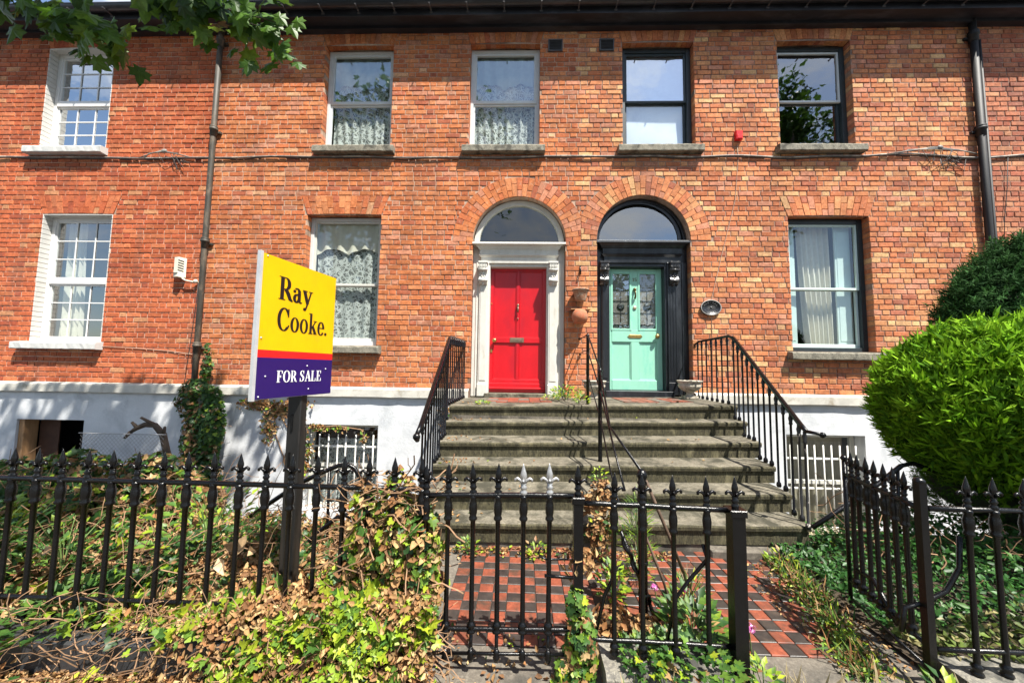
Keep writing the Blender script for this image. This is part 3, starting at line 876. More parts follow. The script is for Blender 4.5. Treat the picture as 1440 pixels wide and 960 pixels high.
def window(h, x0, x1, z0, z1, style, rail, label=None, g1=M_gl_up, g2=M_gl_up, sx=(.09, .09), smat=None, inset=0):
    yf = WY + .125
    mb = MB()
    X0, X1, Z0, Z1 = x0 + inset, x1 - inset, z0, z1 - inset * .5
    if style == 'twelve':
        ring(mb, X0, X1, Z0, Z1, .062, yf, yf + .07); mb.bbox(X0 + .061, X1 - .061, yf - .012, yf + .07, rail - .045, rail + .045)
        w = mb.build('window', M_upvc, HOUSE[h])
        for za, zc in ((rail + .045, Z1 - .062), (Z0 + .062, rail - .045)):
            mb = MB(); ring(mb, X0 + .062, X1 - .062, za, zc, .028, yf + .012, yf + .05); mb.build('sash', M_upvc, w)
            pane(w, X0 + .09, X1 - .09, za + .028, zc - .028, yf + .034, g1)
            for k in (1, 2):
                xx = X0 + .09 + (X1 - X0 - .18) * k / 3; mb = MB(); mb.box(xx - .009, xx + .009, yf + .022, yf + .030, za + .028, zc - .028); mb.build('glazing_bar', M_upvc, w)
                zz = za + .028 + (zc - za - .056) * k / 3; mb = MB(); mb.box(X0 + .09, X1 - .09, yf + .0235, yf + .0315, zz - .009, zz + .009); mb.build('glazing_bar', M_upvc, w)
    elif style == 'metal':
        ring(mb, X0, X1, Z0, Z1, .05, yf, yf + .07)
        w = mb.build('window', M_alu, HOUSE[h])
        mb = MB(); ring(mb, X0 + .05, X1 - .05, rail, Z1 - .05, .045, yf + .006, yf + .05, .055); mb.build('upper_sash', M_alu, w)
        mb = MB(); ring(mb, X0 + .05, X1 - .05, Z0 + .05, rail - .001, .028, yf + .024, yf + .06); mb.build('lower_sash', M_alu, w)
        pane(w, X0 + .095, X1 - .095, rail + .055, Z1 - .095, yf + .03, g1); pane(w, X0 + .078, X1 - .078, Z0 + .078, rail - .029, yf + .045, g2)
    else:
        fm, sm = {'black': (M_teal_frame, M_teal_frame), 'blackline': (M_teal_frame, M_teal_frame), 'mint': (M_teal_frame, M_shut), 'white': (M_alu, M_stone_white)}[style]
        fw = .055 if style == 'white' else .075
        ring(mb, X0, X1, Z0, Z1, fw, yf + .0, yf + .10, .07)
        w = mb.build('window', fm, HOUSE[h])
        mb = MB(); ring(mb, X0 + fw, X1 - fw, rail, Z1 - fw, .034, yf + .02, yf + .055, .036); mb.build('upper_sash', M_alu if style == 'blackline' else sm, w)
        mb = MB(); ring(mb, X0 + fw, X1 - fw, Z0 + .07, rail + .03, .038, yf + .058, yf + .092, .06); mb.build('lower_sash', sm, w)
        pane(w, X0 + fw + .034, X1 - fw - .034, rail + .036, Z1 - fw - .034, yf + .035, g1); pane(w, X0 + fw + .038, X1 - fw - .038, Z0 + .13, rail, yf + .075, g2)
    if label: w['label'] = label
    sill(w, x0 - sx[0], x1 + sx[1], z0 - .003, smat or M_sill)
    return w
window('A', -8.275, -7.10, ZS, ZH, 'twelve', 5.97, 'white twelve-pane upper window', M_gl_strong, inset=.012, sx=(.14, .05), smat=M_sillw)
window('A', -8.07, -6.86, ZG, ZGH, 'twelve', 2.83, 'white twelve-pane ground floor window', M_gl_up, inset=.012, sx=(.17, .05), smat=M_sillw)
window('B', -3.40, -2.24, ZS, ZH, 'metal', 5.94, g1=M_gl_up, g2=M_gl_lo)
window('B', -0.94, 0.225, ZS, ZH, 'metal', 5.94, g1=M_gl_up, g2=M_gl_lo)
window('B', -3.56, -2.335, ZG, ZGH, 'white', 2.80, g1=M_gl_lo, g2=M_gl_lo)
window('C', 1.58, 2.745, ZS, ZH, 'black', 5.95, 'black sash window with a white sheet standing for a cloud reflection', M_gl_strong, M_gl_up)
window('C', 4.09, 5.26, ZS, ZH, 'blackline', 5.94, 'black sash window of an unlit room', M_gl_up, M_gl_up)
window('C', 4.155, 5.40, ZG, ZGH, 'mint', 2.80, 'dark framed sash window with pale shutters', M_gl_lo, M_gl_lo)

def curtain(name, label, x0, x1, z0, z1, y, m, folds=9, amp=.02, scal=0, taper=None, group=None, cat='curtain'):
    nx, nz = folds * 8, 26; vs = []; fs = []
    for j in range(nz + 1):
        v = j / nz
        for i in range(nx + 1):
            u = i / nx
            zb = z0 + (abs(math.sin(u * math.pi * scal)) * .10 if scal else 0)
            z = z1 + (zb - z1) * v
            xa, xb = (x0, x1) if not taper else (x0 + taper[0] * v, x1 + taper[1] * v)
            x = xa + (xb - xa) * u
            yy = y + amp * math.sin(u * folds * 2 * math.pi + .8 * math.sin(v * 3 + u * 5)) * (.5 + .5 * v) + .01 * math.sin(u * 31)
            vs.append((x, yy, z))
    for j in range(nz):
        for i in range(nx):
            k = j * (nx + 1) + i; fs.append((k, k + nx + 1, k + nx + 2, k + 1))
    mb = MB(); mb.add(vs, fs, None, True)
    return mb.build(name, m, label=label, cat=cat, group=group, org=Vector(((x0 + x1) / 2, y, z1)))
LG = 'lace curtains of the house with the red door'
curtain('net_curtain', 'white lace net curtain in the upper window left of the red door', -3.33, -2.31, ZS + .02, 6.36, WY + .245, M_lace, 8, group=LG)
curtain('net_curtain', 'white lace net curtain in the upper window above the red door', -0.87, 0.16, ZS + .02, 6.36, WY + .245, M_lace, 9, group=LG)
curtain('net_curtain', 'white lace net curtain in the ground floor window behind the for sale sign', -3.49, -2.40, ZG + .02, 3.50, WY + .255, M_lace, 6, group=LG)
for (a, b, z0, z1, l) in ((-3.33, -2.31, 6.32, 6.87, 'scalloped cloth pelmet in the upper window left of the red door'),
                          (-.87, .16, 6.32, 6.87, 'scalloped cloth pelmet in the upper window above the red door'),
                          (-3.49, -2.40, 3.42, 3.9, 'scalloped cloth pelmet in the ground floor window behind the sign')):
    curtain('pelmet', l, a, b, z0 - .08, z1, WY + .212, M_pelmet if z1 > 5 else M_cloth, 5, .012, scal=2, group='scalloped pelmets', cat='pelmet')
curtain('curtain', 'cream curtain at the left side of the white ground floor window', -7.98, -7.62, ZG + .05, ZGH - .05, WY + .30, M_cloth, 4, .035, taper=(0, .06))
curtain('curtain', 'long grey cream curtain gathered in the middle of the shuttered window', 4.50, 5.02, ZG + .05, ZGH - .03, WY + .34, M_cloth, 6, .04, taper=(.10, .02))
mb = MB(); n = 24
vs = []; fs = []
for i in range(n + 1):
    for j in range(n + 1):
        x = 1.66 + (2.665 - 1.66) * i / n; z = ZS + .08 + (ZH - ZS - .14) * j / n
        vs.append((x, WY + .24 + .006 * math.sin(z * 9 + x * 3), z))
for i in range(n):
    for j in range(n): k = i * (n + 1) + j; fs.append((k, k + n + 1, k + n + 2, k + 1))
mb.add(vs, fs, None, True)
mb.build('cloud_reflection_sheet', M_cloud_white, label='white blind drawn down behind the upper window over the mint door', cat='blind', org=Vector((2.16, WY + .27, ZH)))  # added pale sheet that stands in for the cloud reflected in this pane
for i, (xa, xb) in enumerate(((4.24, 4.42), (5.06, 5.31))):
    mb = MB(); mb.bbox(xa, xb, WY + .26, WY + .28, ZG + .08, ZGH - .05, .004)
    for (za, zc) in ((ZG + .18, 2.72), (2.84, ZGH - .15)): mb.bbox(xa + .03, xb - .03, WY + .254, WY + .27, za, zc, .006)
    mb.build('window_shutter', M_shut, HOUSE['C'])

# basement windows
mb = MB(); mb.bbox(-8.11, -8.02, WY + .02, WY + .2, -.5, .55); mb.bbox(-7.04, -6.995, WY + .06, WY + .2, -.5, .55)
mb.build('window_frame', M_wood, HOUSE['A'], label='bare wooden frame of the open basement window')
mb = MB(); mb.bbox(-8.0, -7.66, WY + .205, WY + .22, -.5, .54); mb.build('board', mat('dark_brown_board', (.07, .03, .015), .8, .2, 10), HOUSE['A'])
def base_window(h, x0, x1, z0, z1, barz, nb):
    mb = MB(); ring(mb, x0 + .01, x1 - .01, z0, z1, .06, WY + .17, WY + .22); mb.bbox(x0 + .06, x1 - .06, WY + .165, WY + .2, (z0 + z1) / 2 - .03, (z0 + z1) / 2 + .03)
    w = mb.build('window', M_stone_white, HOUSE[h], label='barred basement window')
    for za, zc in ((z0 + .06, (z0 + z1) / 2 - .03), ((z0 + z1) / 2 + .03, z1 - .06)): pane(w, x0 + .07, x1 - .07, za, zc, WY + .19, M_gl_lo)
    for z in barz:
        mb = MB(); mb.bbox(x0 - .0, x1 + .0, WY + .05, WY + .062, z - .014, z + .014); mb.build('bar', M_bars, w)
    for i in range(nb):
        x = x0 + .09 + (x1 - x0 - .18) * i / (nb - 1) + R.uniform(-.008, .008)
        mb = MB(); mb.tube([(x, WY + .043, z0 + .02), (x + R.uniform(-.006, .006), WY + .043, z1 - .16)], .0105, 6); mb.build('bar', M_bars, w)
base_window('B', -3.42, -2.24, -.75, .565, (.22, -.14), 8)
base_window('C', 3.99, 5.15, -.93, .555, (.19, -.25, -.82), 9)
mb = MB(); mb.bbox(3.8, 5.28, WY - .13, WY + .21, -1.06, -.93, .012)
mb.build('basement_sill', mat('sandy_sill', (.45, .38, .24), .85, .2, 15, patch=(.25, .22, .16), patch_scale=5, bmp=.6), HOUSE['C'])
curtain('net_curtain', 'lace net curtain behind the barred basement window on the left', -3.34, -2.32, -.7, .3, WY + .30, M_lace, 6, group='lace curtains in basement windows')
curtain('curtain', 'brown cream curtain behind the right-hand barred basement window', 4.05, 5.1, -.88, .5, WY + .36, mat('drab_cloth', (.28, .24, .17), .9, .1, 10, bmp=0), 7, .03)

# ------------------------------------------------------------------ doors
def fan(mb, cx, sp, r0, r1, y0, y1, n=28):
    for i in range(n):
        a0, a1 = math.pi * i / n, math.pi * (i + 1) / n
        P = [(cx + r * math.cos(a), sp + r * math.sin(a)) for r, a in ((r0, a0), (r1, a0), (r1, a1), (r0, a1))]
        mb.prism(P, y0, y1)
def entab(mb, cx, hw, z1, z0, yb):
    """door head: stack of mouldings from a wide top slab down to the architrave"""
    H = z1 - z0
    prof = [(0.0, hw, -.16), (.09, hw, -.165), (.10, hw - .035, -.145), (.20, hw - .075, -.11), (.30, hw - .095, -.095), (.32, hw - .11, -.085), (.56, hw - .11, -.08),
            (.60, hw - .095, -.09), (.68, hw - .12, -.07), (.72, hw - .135, -.06), (1.0, hw - .135, -.055)]
    vs = []; fs = []
    for (t, w, y) in prof:
        z = z1 - H * t
        vs += [(cx - w, yb, z), (cx - w, yb + y, z), (cx + w, yb + y, z), (cx + w, yb, z)]
    for i in range(len(prof) - 1):
        for k in range(3): fs.append((i * 4 + k, (i + 1) * 4 + k, (i + 1) * 4 + k + 1, i * 4 + k + 1))
    fs.append((0, 1, 2, 3)); e = (len(prof) - 1) * 4; fs.append((e + 3, e + 2, e + 1, e))
    mb.add(vs, fs)
def console(mb, cx, zt, w, yb):
    """carved scroll bracket"""
    mb.bbox(cx - w / 2 - .012, cx + w / 2 + .012, yb - .115, yb, zt - .03, zt, .004)
    side = [(0, 0), (-.10, 0), (-.105, -.05), (-.09, -.09), (-.06, -.12), (-.045, -.17), (-.055, -.21), (-.075, -.25), (-.07, -.29), (-.045, -.32), (-.02, -.335), (0, -.34)]
    vs = [(cx + s_ * w / 2, yb + y, zt - .03 + z) for s_ in (-1, 1) for (y, z) in side]
    n = len(side); fs = [tuple(range(n)), tuple(range(2 * n - 1, n - 1, -1))] + [(i, n + i, n + (i + 1) % n, (i + 1) % n) for i in range(n)]
    mb.add(vs, fs)
    for k in range(5): mb.bbox(cx - w / 2 + .008 + k * w * .19, cx - w / 2 + .008 + k * w * .19 + .009, yb - .113, yb - .09, zt - .115, zt - .04, .003)
    mb.tube([(cx - w / 2 - .008, yb - .085, zt - .13), (cx + w / 2 + .008, yb - .085, zt - .13)], .024, 10)
    mb.tube([(cx - w / 2 - .008, yb - .06, zt - .30), (cx + w / 2 + .008, yb - .06, zt - .30)], .028, 10)
    for (dx, dz, r) in ((0, -.2, .022), (-.018, -.235, .018), (.018, -.235, .018), (0, -.27, .02), (0, -.345, .02), (0, -.37, .012), (0, -.17, .014)):
        mb.ball((cx + dx, yb - .06 + (.02 if dz < -.32 else 0), zt + dz), r, 8, (1, .8, 1.3))
def pilaster(mb, xa, xb, z0, z1, y0):
    w = xb - xa
    mb.bbox(xa, xb, y0, y0 + .12, z0, z1, .004)
    mb.bbox(xa + w * .38, xb - w * .08, y0 - .028, y0 + .001, z0 + .002, z1 - .002, .006)
    mb.bbox(xa + w * .45, xb - w * .15, y0 - .036, y0 - .027, z0 + .25, z1 - .40, .006)
    mb.bbox(xa + w * .36, xb - w * .06, y0 - .05, y0 - .027, z0 + .003, z0 + .2, .008)
    mb.bbox(xa + w * .20, xa + w * .27, y0 - .012, y0 + .001, z0 + .002, z1 - .002, .004)

# red doorway
B = HOUSE['B']
SB = 1.035
mb = MB()
pilaster(mb, -.825, -.548, SB, 3.20, WY + .115)
w_ = .29; mb2 = MB()
# mirror image on the right
mb.bbox(.372, .655, WY + .115, WY + .235, SB, 3.20, .004); mb.bbox(.395, .545, WY + .087, WY + .116, SB + .002, 3.198, .006); mb.bbox(.415, .525, WY + .079, WY + .088, SB + .25, 2.8, .006)
mb.bbox(.39, .55, WY + .065, WY + .088, SB + .003, SB + .2, .008); mb.bbox(.58, .60, WY + .103, WY + .116, SB + .002, 3.198, .004)
mb.bbox(-.549, .373, WY + .135, WY + .305, 3.135, 3.20, .004); mb.box(-.60, -.547, WY + .20, WY + .305, 1.04, 3.19); mb.box(.371, .42, WY + .20, WY + .305, 1.04, 3.19)
entab(mb, -.085, .748, 3.505, 3.19, WY + .155); mb.box(-.832, .662, WY + .158, WY + .25, 3.15, 3.53)
sur = mb.build('door_surround', M_stone_white, B)
for cx in (-.655, .47):
    mb = MB(); console(mb, cx, 3.19, .125, WY + .09); mb.build('scroll_bracket', M_stone_white, sur)
mb = MB(); fan(mb, -.085, 3.51, .655, .735, WY + .12, WY + .2); mb.bbox(-.82, .65, WY + .125, WY + .2, 3.506, 3.545, .004); fl = mb.build('fanlight', M_stone_white, B)
mb = MB(); vs = [(-.085, WY + .16, 3.54)] + [(-.085 + .66 * math.cos(math.pi * k / 24), WY + .16, 3.54 + .64 * math.sin(math.pi * k / 24)) for k in range(25)]
mb.add(vs, [(0, k + 1, k + 2) for k in range(24)]); mb.build('pane', M_gl_lo, fl)
def leaf_door(h, m, xa, xb, z0, z1, yd, stiles, name='front_door'):
    mb = MB(); mb.box(xa, xb, yd + .016, yd + .05, z0, z1)
    for i, (a, b, c, d) in enumerate(stiles): mb.bbox(a, b, yd - i * .0007, yd + .017, c, d, .005)
    return mb.build(name, m, h)
yd = WY + .245
xa, xb, z0, z1 = -.546, .370, 1.095, 3.137
st = [(xa, xa + .055, z0, z1), (xb - .055, xb, z0, z1), (-.112, -.063, z0 + .2, z1 - .05), (xa + .05, xb - .05, z1 - .05, z1 - .001), (xa + .05, xb - .05, 1.90, 1.985), (xa + .05, xb - .05, z0 + .001, z0 + .21)]
door = leaf_door(B, M_red, xa, xb, z0, z1, yd, st)
mb = MB(); mb.bbox(xa + .004, xb - .004, yd - .035, yd + .01, z0 + .05, z0 + .085, .008); mb.bbox(xa + .004, xb - .004, yd - .012, yd + .01, z0 + .085, z0 + .15, .006); mb.build('weather_board', M_red, door)
for (a, b) in ((xa + .055, -.112), (-.063, xb - .055)):
    for (c, d) in ((1.985, z1 - .05), (z0 + .21, 1.90)):
        mb = MB(); ring(mb, a + .001, b - .001, c + .001, d - .001, .014, yd + .006, yd + .018); mb.build('panel_moulding', M_red, door)
mb = MB(); mb.lathe([(.012, 0), (.012, .03), (.032, .035), (.036, .055), (.02, .07)], n=12)
mb.v = [(v[0] - .465, yd - v[2], v[1] + 1.935) for v in mb.v]; mb.build('knob', M_brass, door)
mb = MB(); mb.bbox(-.215, .015, yd - .012, yd + .002, 1.905, 1.985, .004); mb.bbox(-.185, -.015, yd - .017, yd - .01, 1.925, 1.968, .003); mb.build('letterbox', mat('tarnished_metal', (.22, .17, .12), .4, .3, 30, metal=.6), door)
mb = MB(); mb.ball((-.088, yd - .02, 2.52), .022, 8); mb.tube([(-.088, yd - .028, 2.51), (-.088, yd - .045, 2.45), (-.088, yd - .028, 2.40)], [.008, .012, .014], 8); mb.ball((-.088, yd - .01, 2.30), .012, 8); mb.build('knocker', MATS['tarnished_metal'], door)
mb = MB(); mb.ball((-.522, yd - .003, 2.545), .01, 8); mb.bbox(-.53, -.50, yd - .012, yd + .001, 1.74, 1.79, .002); mb.build('lock', M_brass, door)
mb = MB(); mb.bbox(-.60, .42, WY + .02, WY + .3, .95, 1.09, .006); mb.build('threshold', M_granite, B)

# mint doorway
Cc = HOUSE['C']
SC = 1.10
mb = MB()
pilaster(mb, 1.165, 1.385, SC, 3.22, WY + .125)
mb.bbox(2.262, 2.625, WY + .125, WY + .245, SC, 3.22, .004); mb.bbox(2.30, 2.47, WY + .095, WY + .126, SC + .002, 3.218, .006)
for k in range(3): mb.bbox(2.33 + k * .045, 2.345 + k * .045, WY + .086, WY + .096, SC + .25, 2.8, .004)
mb.bbox(2.29, 2.48, WY + .07, WY + .096, SC + .003, SC + .2, .008); mb.bbox(2.53, 2.555, WY + .11, WY + .126, SC + .002, 3.218, .004)
mb.bbox(1.384, 2.263, WY + .14, WY + .305, 3.155, 3.22, .004); mb.box(1.33, 1.386, WY + .20, WY + .305, 1.1, 3.2); mb.box(2.261, 2.31, WY + .20, WY + .305, 1.1, 3.2)
entab(mb, 1.895, .738, 3.54, 3.21, WY + .155); mb.box(1.157, 2.633, WY + .158, WY + .25, 3.17, 3.56)
sur2 = mb.build('door_surround', M_blackp, Cc)
for cx in (1.285, 2.385):
    mb = MB(); console(mb, cx, 3.205, .13, WY + .10); mb.build('scroll_bracket', mat('silver_black_carving', (.03, .03, .032), .3, .3, 30, patch=(.35, .33, .3), patch_scale=14, patch_lo=.56, patch_hi=.66), sur2)
mb = MB(); fan(mb, 1.895, 3.55, .68, .725, WY + .13, WY + .2); mb.bbox(1.17, 2.62, WY + .13, WY + .2, 3.541, 3.565, .004); fl2 = mb.build('fanlight', M_blackp, Cc)
mb = MB(); vs = [(1.86, WY + .16, 3.565)] + [(1.86 + .645 * math.cos(math.pi * k / 24), WY + .16, 3.565 + .59 * math.sin(math.pi * k / 24)) for k in range(25)]
mb.add(vs, [(0, k + 1, k + 2) for k in range(24)]); mb.build('pane', M_gl_up, fl2)
mb = MB(); fan(mb, 1.86, 3.565, .64, .69, WY + .145, WY + .165); mb.build('glazing_bead', M_blackp, fl2)
mb = MB(); mb.bbox(1.17, 2.62, WY + .02, WY + .09, 3.542, 3.552, .002); mb.build('head_flashing', M_alu, sur2)
yd = WY + .25
xa, xb, z0, z1 = 1.387, 2.260, 1.165, 3.150
gx = [(1.445, 1.755), (1.885, 2.175)]
gz = (2.14, 3.08)
st = [(xa, gx[0][0], z0, z1), (gx[1][1], xb, z0, z1), (gx[0][1], gx[1][0], z0 + .15, z1 - .02), (gx[0][0] - .001, gx[1][1] + .001, gz[1], z1 - .001), (gx[0][0] - .001, gx[1][1] + .001, 1.94, gz[0]), (gx[0][0] - .001, gx[1][1] + .001, z0 + .001, z0 + .16)]
mb = MB(); mb.box(xa, xb, yd + .02, yd + .05, z0, 2.13); mb.box(xa, gx[0][0], yd + .02, yd + .05, 2.13, z1); mb.box(gx[1][1], xb, yd + .02, yd + .05, 2.13, z1); mb.box(gx[0][1], gx[1][0], yd + .02, yd + .05, 2.13, z1); mb.box(gx[0][0], gx[1][1], yd + .021, yd + .049, gz[1], z1)
for i, (a, b, c, d) in enumerate(st): mb.bbox(a, b, yd - i * .0007, yd + .021, c, d, .006)
door2 = mb.build('front_door', M_mint, Cc)
for (a, b) in gx:
    mb = MB(); ring(mb, a - .012, b + .012, gz[0] - .012, gz[1] + .012, .03, yd - .009, yd + .012); mb.build('glass_bead', M_mint, door2)
    mb = MB(); mb.box(a, b, yd + .03, yd + .034, gz[0], gz[1]); mb.build('patterned_backing', M_lead, door2)
    pane(door2, a, b, gz[0], gz[1], yd + .012, M_gl_lo if a > 1.8 else M_gl_up)
    mb = MB(); cx = (a + b) / 2
    for z in (2.42, 2.62, 2.80): mb.tube([(a, yd + .022, z), (b, yd + .022, z)], .005, 5)
    mb.tube([(cx, yd + .022, 2.24), (cx, yd + .022, 2.8)], .004, 5)
    mb.lathe([(.06, 0), (.062, .004), (.03, .01)], n=14); k = len(mb.v) - 42
    for q in range(k, len(mb.v)): v = mb.v[q]; mb.v[q] = (cx + v[0], yd + .026 - v[2], 2.52 + v[1])
    for s_ in (-1, 1): mb.tube([(cx, yd + .02, 2.20), (cx + s_ * .05, yd + .018, 2.235), (cx + s_ * .10, yd + .018, 2.23), (cx + s_ * .13, yd + .02, 2.195)], [.012, .012, .01, .006], 6)
    mb.build('leaded_pattern', M_cames, door2)
for (a, b) in gx:
    mb = MB(); ring(mb, a + .001, b - .001, z0 + .161, 1.939, .012, yd + .008, yd + .022); mb.build('panel_moulding', M_mint, door2)
mb = MB(); mb.bbox(1.725, 1.915, yd - .014, yd + .002, 2.005, 2.06, .005); mb.prism([(1.70, 2.033), (1.73, 2.008), (1.73, 2.058)], yd - .012, yd + .001); mb.prism([(1.94, 2.033), (1.91, 2.058), (1.91, 2.008)], yd - .012, yd + .001); mb.build('letterbox', M_brass, door2)
mb = MB(); mb.lathe([(.012, 0), (.012, .03), (.034, .036), (.036, .058), (.02, .072)], n=12); mb.v = [(v[0] + 2.165, yd - v[2], v[1] + 2.035) for v in mb.v]; mb.build('knob', M_brass, door2)
mb = MB(); mb.ball((1.82, yd - .015, 2.80), .03, 8); mb.tube([(1.82, yd - .02, 2.80), (1.82, yd - .055, 2.74), (1.82, yd - .05, 2.68), (1.82, yd - .02, 2.655)], [.012, .012, .015, .018], 8); mb.build('knocker', mat('dark_brass', (.12, .09, .04), .35, .3, 30, metal=.8), door2)
mb = MB(); mb.lathe([(.03, 0), (.03, .012), (.022, .018)], n=14); mb.v = [(v[0] + 1.82, yd - v[2], v[1] + 2.50) for v in mb.v]; mb.build('lock', mat('pale_brass', (.5, .42, .28), .4, .2, 30, metal=.6), door2)
mb = MB()     # house number 15
def bars(mb, L, x, z, s, y):
    for (a, b, c, d) in L: mb.box(x + a * s, x + b * s, y - .004, y + .001, z + c * s, z + d * s)
bars(mb, [(.35, .55, 0, 1), (.2, .4, .72, .88), (.2, .7, -.0, .12)], 1.778, 2.94, .055, yd)
bars(mb, [(.2, .8, .86, 1), (.2, .34, .5, .9), (.2, .75, .46, .6), (.66, .8, .06, .54), (.2, .74, 0, .13)], 1.812, 2.94, .055, yd)
mb.build('house_number', MATS['dark_brass'], door2)
mb = MB(); mb.bbox(1.30, 2.36, WY + .03, WY + .3, .95, SC + .06, .006); mb.build('threshold', M_blackp, Cc)
mb = MB(); mb.bbox(1.33, 2.30, yd - .03, yd + .03, 1.166 - .035, 1.163, .004); mb.build('weather_bar', M_blackp, Cc)

# ------------------------------------------------------------------ ground
def sheet(name, x0, x1, y0, y1, z, m, nx=2, ny=2, fz=None, **kw):
    vs = []; fs = []
    for j in range(ny + 1):
        for i in range(nx + 1):
            x = x0 + (x1 - x0) * i / nx; y = y0 + (y1 - y0) * j / ny
            vs.append((x, y, z + (fz(x, y) if fz else 0)))
    for j in range(ny):
        for i in range(nx): k = j * (nx + 1) + i; fs.append((k, k + 1, k + nx + 2, k + nx + 1))
    mb = MB(); mb.add(vs, fs, None, True)
    return mb.build(name, m, kind='structure', **kw)
sheet('ground', -400, 400, -400, 1.9, -0.16, M_asphalt)
sheet('ground', -400, 400, 8.9, 500, -1.6, M_asphalt)
sheet('ground', -11.5, 10.8, 3.3, 5.9, -1.48, M_conc)
mb = MB(); mb.box(-60, 60, -2.6, 1.80, -.15, -.004); mb.build('pavement', M_pave, kind='structure')
mb = MB(); mb.bbox(-60, 60, -2.74, -2.60, -.152, .0, .01); mb.build('kerb', M_coping, kind='structure')
mb = MB(); mb.box(-60, 60, -9.5, -2.745, -.156, -.12); mb.build('road', M_asphalt, kind='structure')
mb = MB(); mb.box(-60, 60, -12.5, -9.505, -.155, -.004); mb.build('pavement', M_pave, kind='structure')

def gl_soil(x, y):     # left garden: soil rising towards the back
    t = min(1, max(0, (y - 1.95) / 1.0)); L = min(1, max(0, (-1.5 - x) / .8))
    L2 = min(1, max(0, (-2.6 - x) / .6))
    return .10 + (.12 * L2 - .06 * (1 - L2)) * t + .02 * float(vnoise(np.float64(x), np.float64(y), 1.5, 3))
sheet('garden_soil', -11.5, -.96, 1.86, 3.36, 0, M_soil, 80, 24, gl_soil)
sheet('garden_soil', 2.02, 10.8, 1.86, 3.45, 0, M_soil, 60, 20, lambda x, y: .02 + .07 * min(1, max(0, (x - 2.1) / .8)) + .02 * float(vnoise(np.float64(x), np.float64(y), 2.0, 5)))
mb = MB(); mb.box(-11.5, -.96, 3.32, 3.42, -1.5, .0); mb.box(2.0, 10.8, 3.40, 3.50, -1.5, -.02); mb.box(-1.0, -.93, 3.4, 5.78, -1.5, -.01); mb.box(-.96, -.93, 3.43, 3.46, -1.5, -.02)
mb.build('retaining_wall', M_render, label='low retaining wall round the sunken basement area behind the gardens', cat='wall')

def coping(x0, x1, y0, y1, z0, z1, m, label):
    n = max(4, int((x1 - x0) / .08)); vs = []; fs = []
    prof = [(y0 + .01, z0), (y0, z0 + .01), (y0, z1 - .025), (y0 + .02, z1), (y1, z1), (y1, z0)]
    k_ = len(prof)
    for i in range(n + 1):
        x = x0 + (x1 - x0) * i / n
        for (y, z) in prof: vs.append((x, y + R.uniform(-.004, .004), z + R.uniform(-.003, .003)))
    for i in range(n):
        for k in range(k_ - 1): fs.append((i * k_ + k, i * k_ + k + 1, (i + 1) * k_ + k + 1, (i + 1) * k_ + k))
    fs.append(tuple(range(k_ - 1, -1, -1))); fs.append(tuple(n * k_ + k for k in range(k_)))
    mb = MB(); mb.add(vs, fs); return mb.build('kerb_wall', m, label=label, cat='kerb wall')
coping(-11.5, -.52, 1.80, 2.0, -.02, .165, M_copdark, 'dark stone kerb wall under the left railing half buried in ivy')
coping(.40, .98, 1.795, 2.0, -.02, .10, M_coping, 'short grey granite block under the middle railing panel')
coping(2.06, 10.8, 1.72, 2.02, -.02, .085, M_coping, 'speckled granite kerb wall under the right railing')

# tiled path
def slope(x): return .018 * (x - .9)
TS = .094
def tiled(x0, x1, lab, edge):
    p = sheet('path', x0, x1, 2.09, 3.23, -.006, M_grout, 6, 6, lambda x, y: slope(x) * .0)
    p['label'] = lab
    tm = {}
    for key, m in (('r', M_tile_r), ('k', M_tile_k)):
        for q in range(4):
            mb = MB(); h_ = TS / 2 - .0022; j = lambda: R.uniform(-.001, .001)
            v = [(-h_ + .003, -h_ + .003, .012 + j()), (h_ - .003, -h_ + .003, .012 + j()), (h_ - .003, h_ - .003, .012 + j()), (-h_ + .003, h_ - .003, .012 + j()),
                 (-h_, -h_, .009), (h_, -h_, .009), (h_, h_, .009), (-h_, h_, .009), (-h_, -h_, 0), (h_, -h_, 0), (h_, h_, 0), (-h_, h_, 0)]
            f = [(0, 1, 2, 3)] + [(a + i, a + 4 + i, a + 4 + (i + 1) % 4, a + (i + 1) % 4) for a in (0, 4) for i in range(4)]
            mb.add(v, f); me = mb.mesh('tile'); me.materials.append(m); tm[(key, q)] = me
    j0 = 0
    for j in range(12):
        y = 2.14 + j * TS
        i0 = int(round((x0 + .46) / TS)); i = i0
        while -.46 + (i + 1) * TS <= x1 + .02:
            x = -.46 + (i + .5) * TS
            if x < edge(y):
                key = 'r' if (i + j) % 2 else 'k'
                o = bpy.data.objects.new('tile', tm[(key, R.randrange(4))]); COL.objects.link(o); o.parent = p
                o.location = (x, y, -.008 + R.uniform(-.0015, .0015)); o.rotation_euler = (R.uniform(-.012, .012), R.uniform(-.012, .012), R.uniform(-.01, .01))
            i += 1
    return p
tiled(-.46, .762, 'left path of orange and black tiles behind the closed gate', lambda y: 9)
tiled(.762, 2.12, 'right path of orange and black tiles inside the open gateway', lambda y: 1.70 + (y - 2.07) * .33)
mb = MB(); mb.box(-.96, 2.1, 1.80, 2.091, -.1, -.002); mb.box(-.955, -.462, 2.089, 3.3, -.1, -.001); mb.build('path_edge', M_conc, kind='structure')
mb = MB(); v = [(1.70, 2.092), (2.03, 2.092), (2.62, 3.4), (2.08, 3.23), (2.08, 3.4)]
mb.add([(1.70, 2.092, -.001), (2.06, 2.092, -.001), (2.62, 3.42, .012), (2.07, 3.42, .012), (1.70, 2.092, -.1), (2.06, 2.092, -.1), (2.62, 3.42, -.1), (2.07, 3.42, -.1)], [(0, 1, 2, 3), (4, 5, 1, 0), (5, 6, 2, 1), (6, 7, 3, 2), (7, 4, 0, 3)])
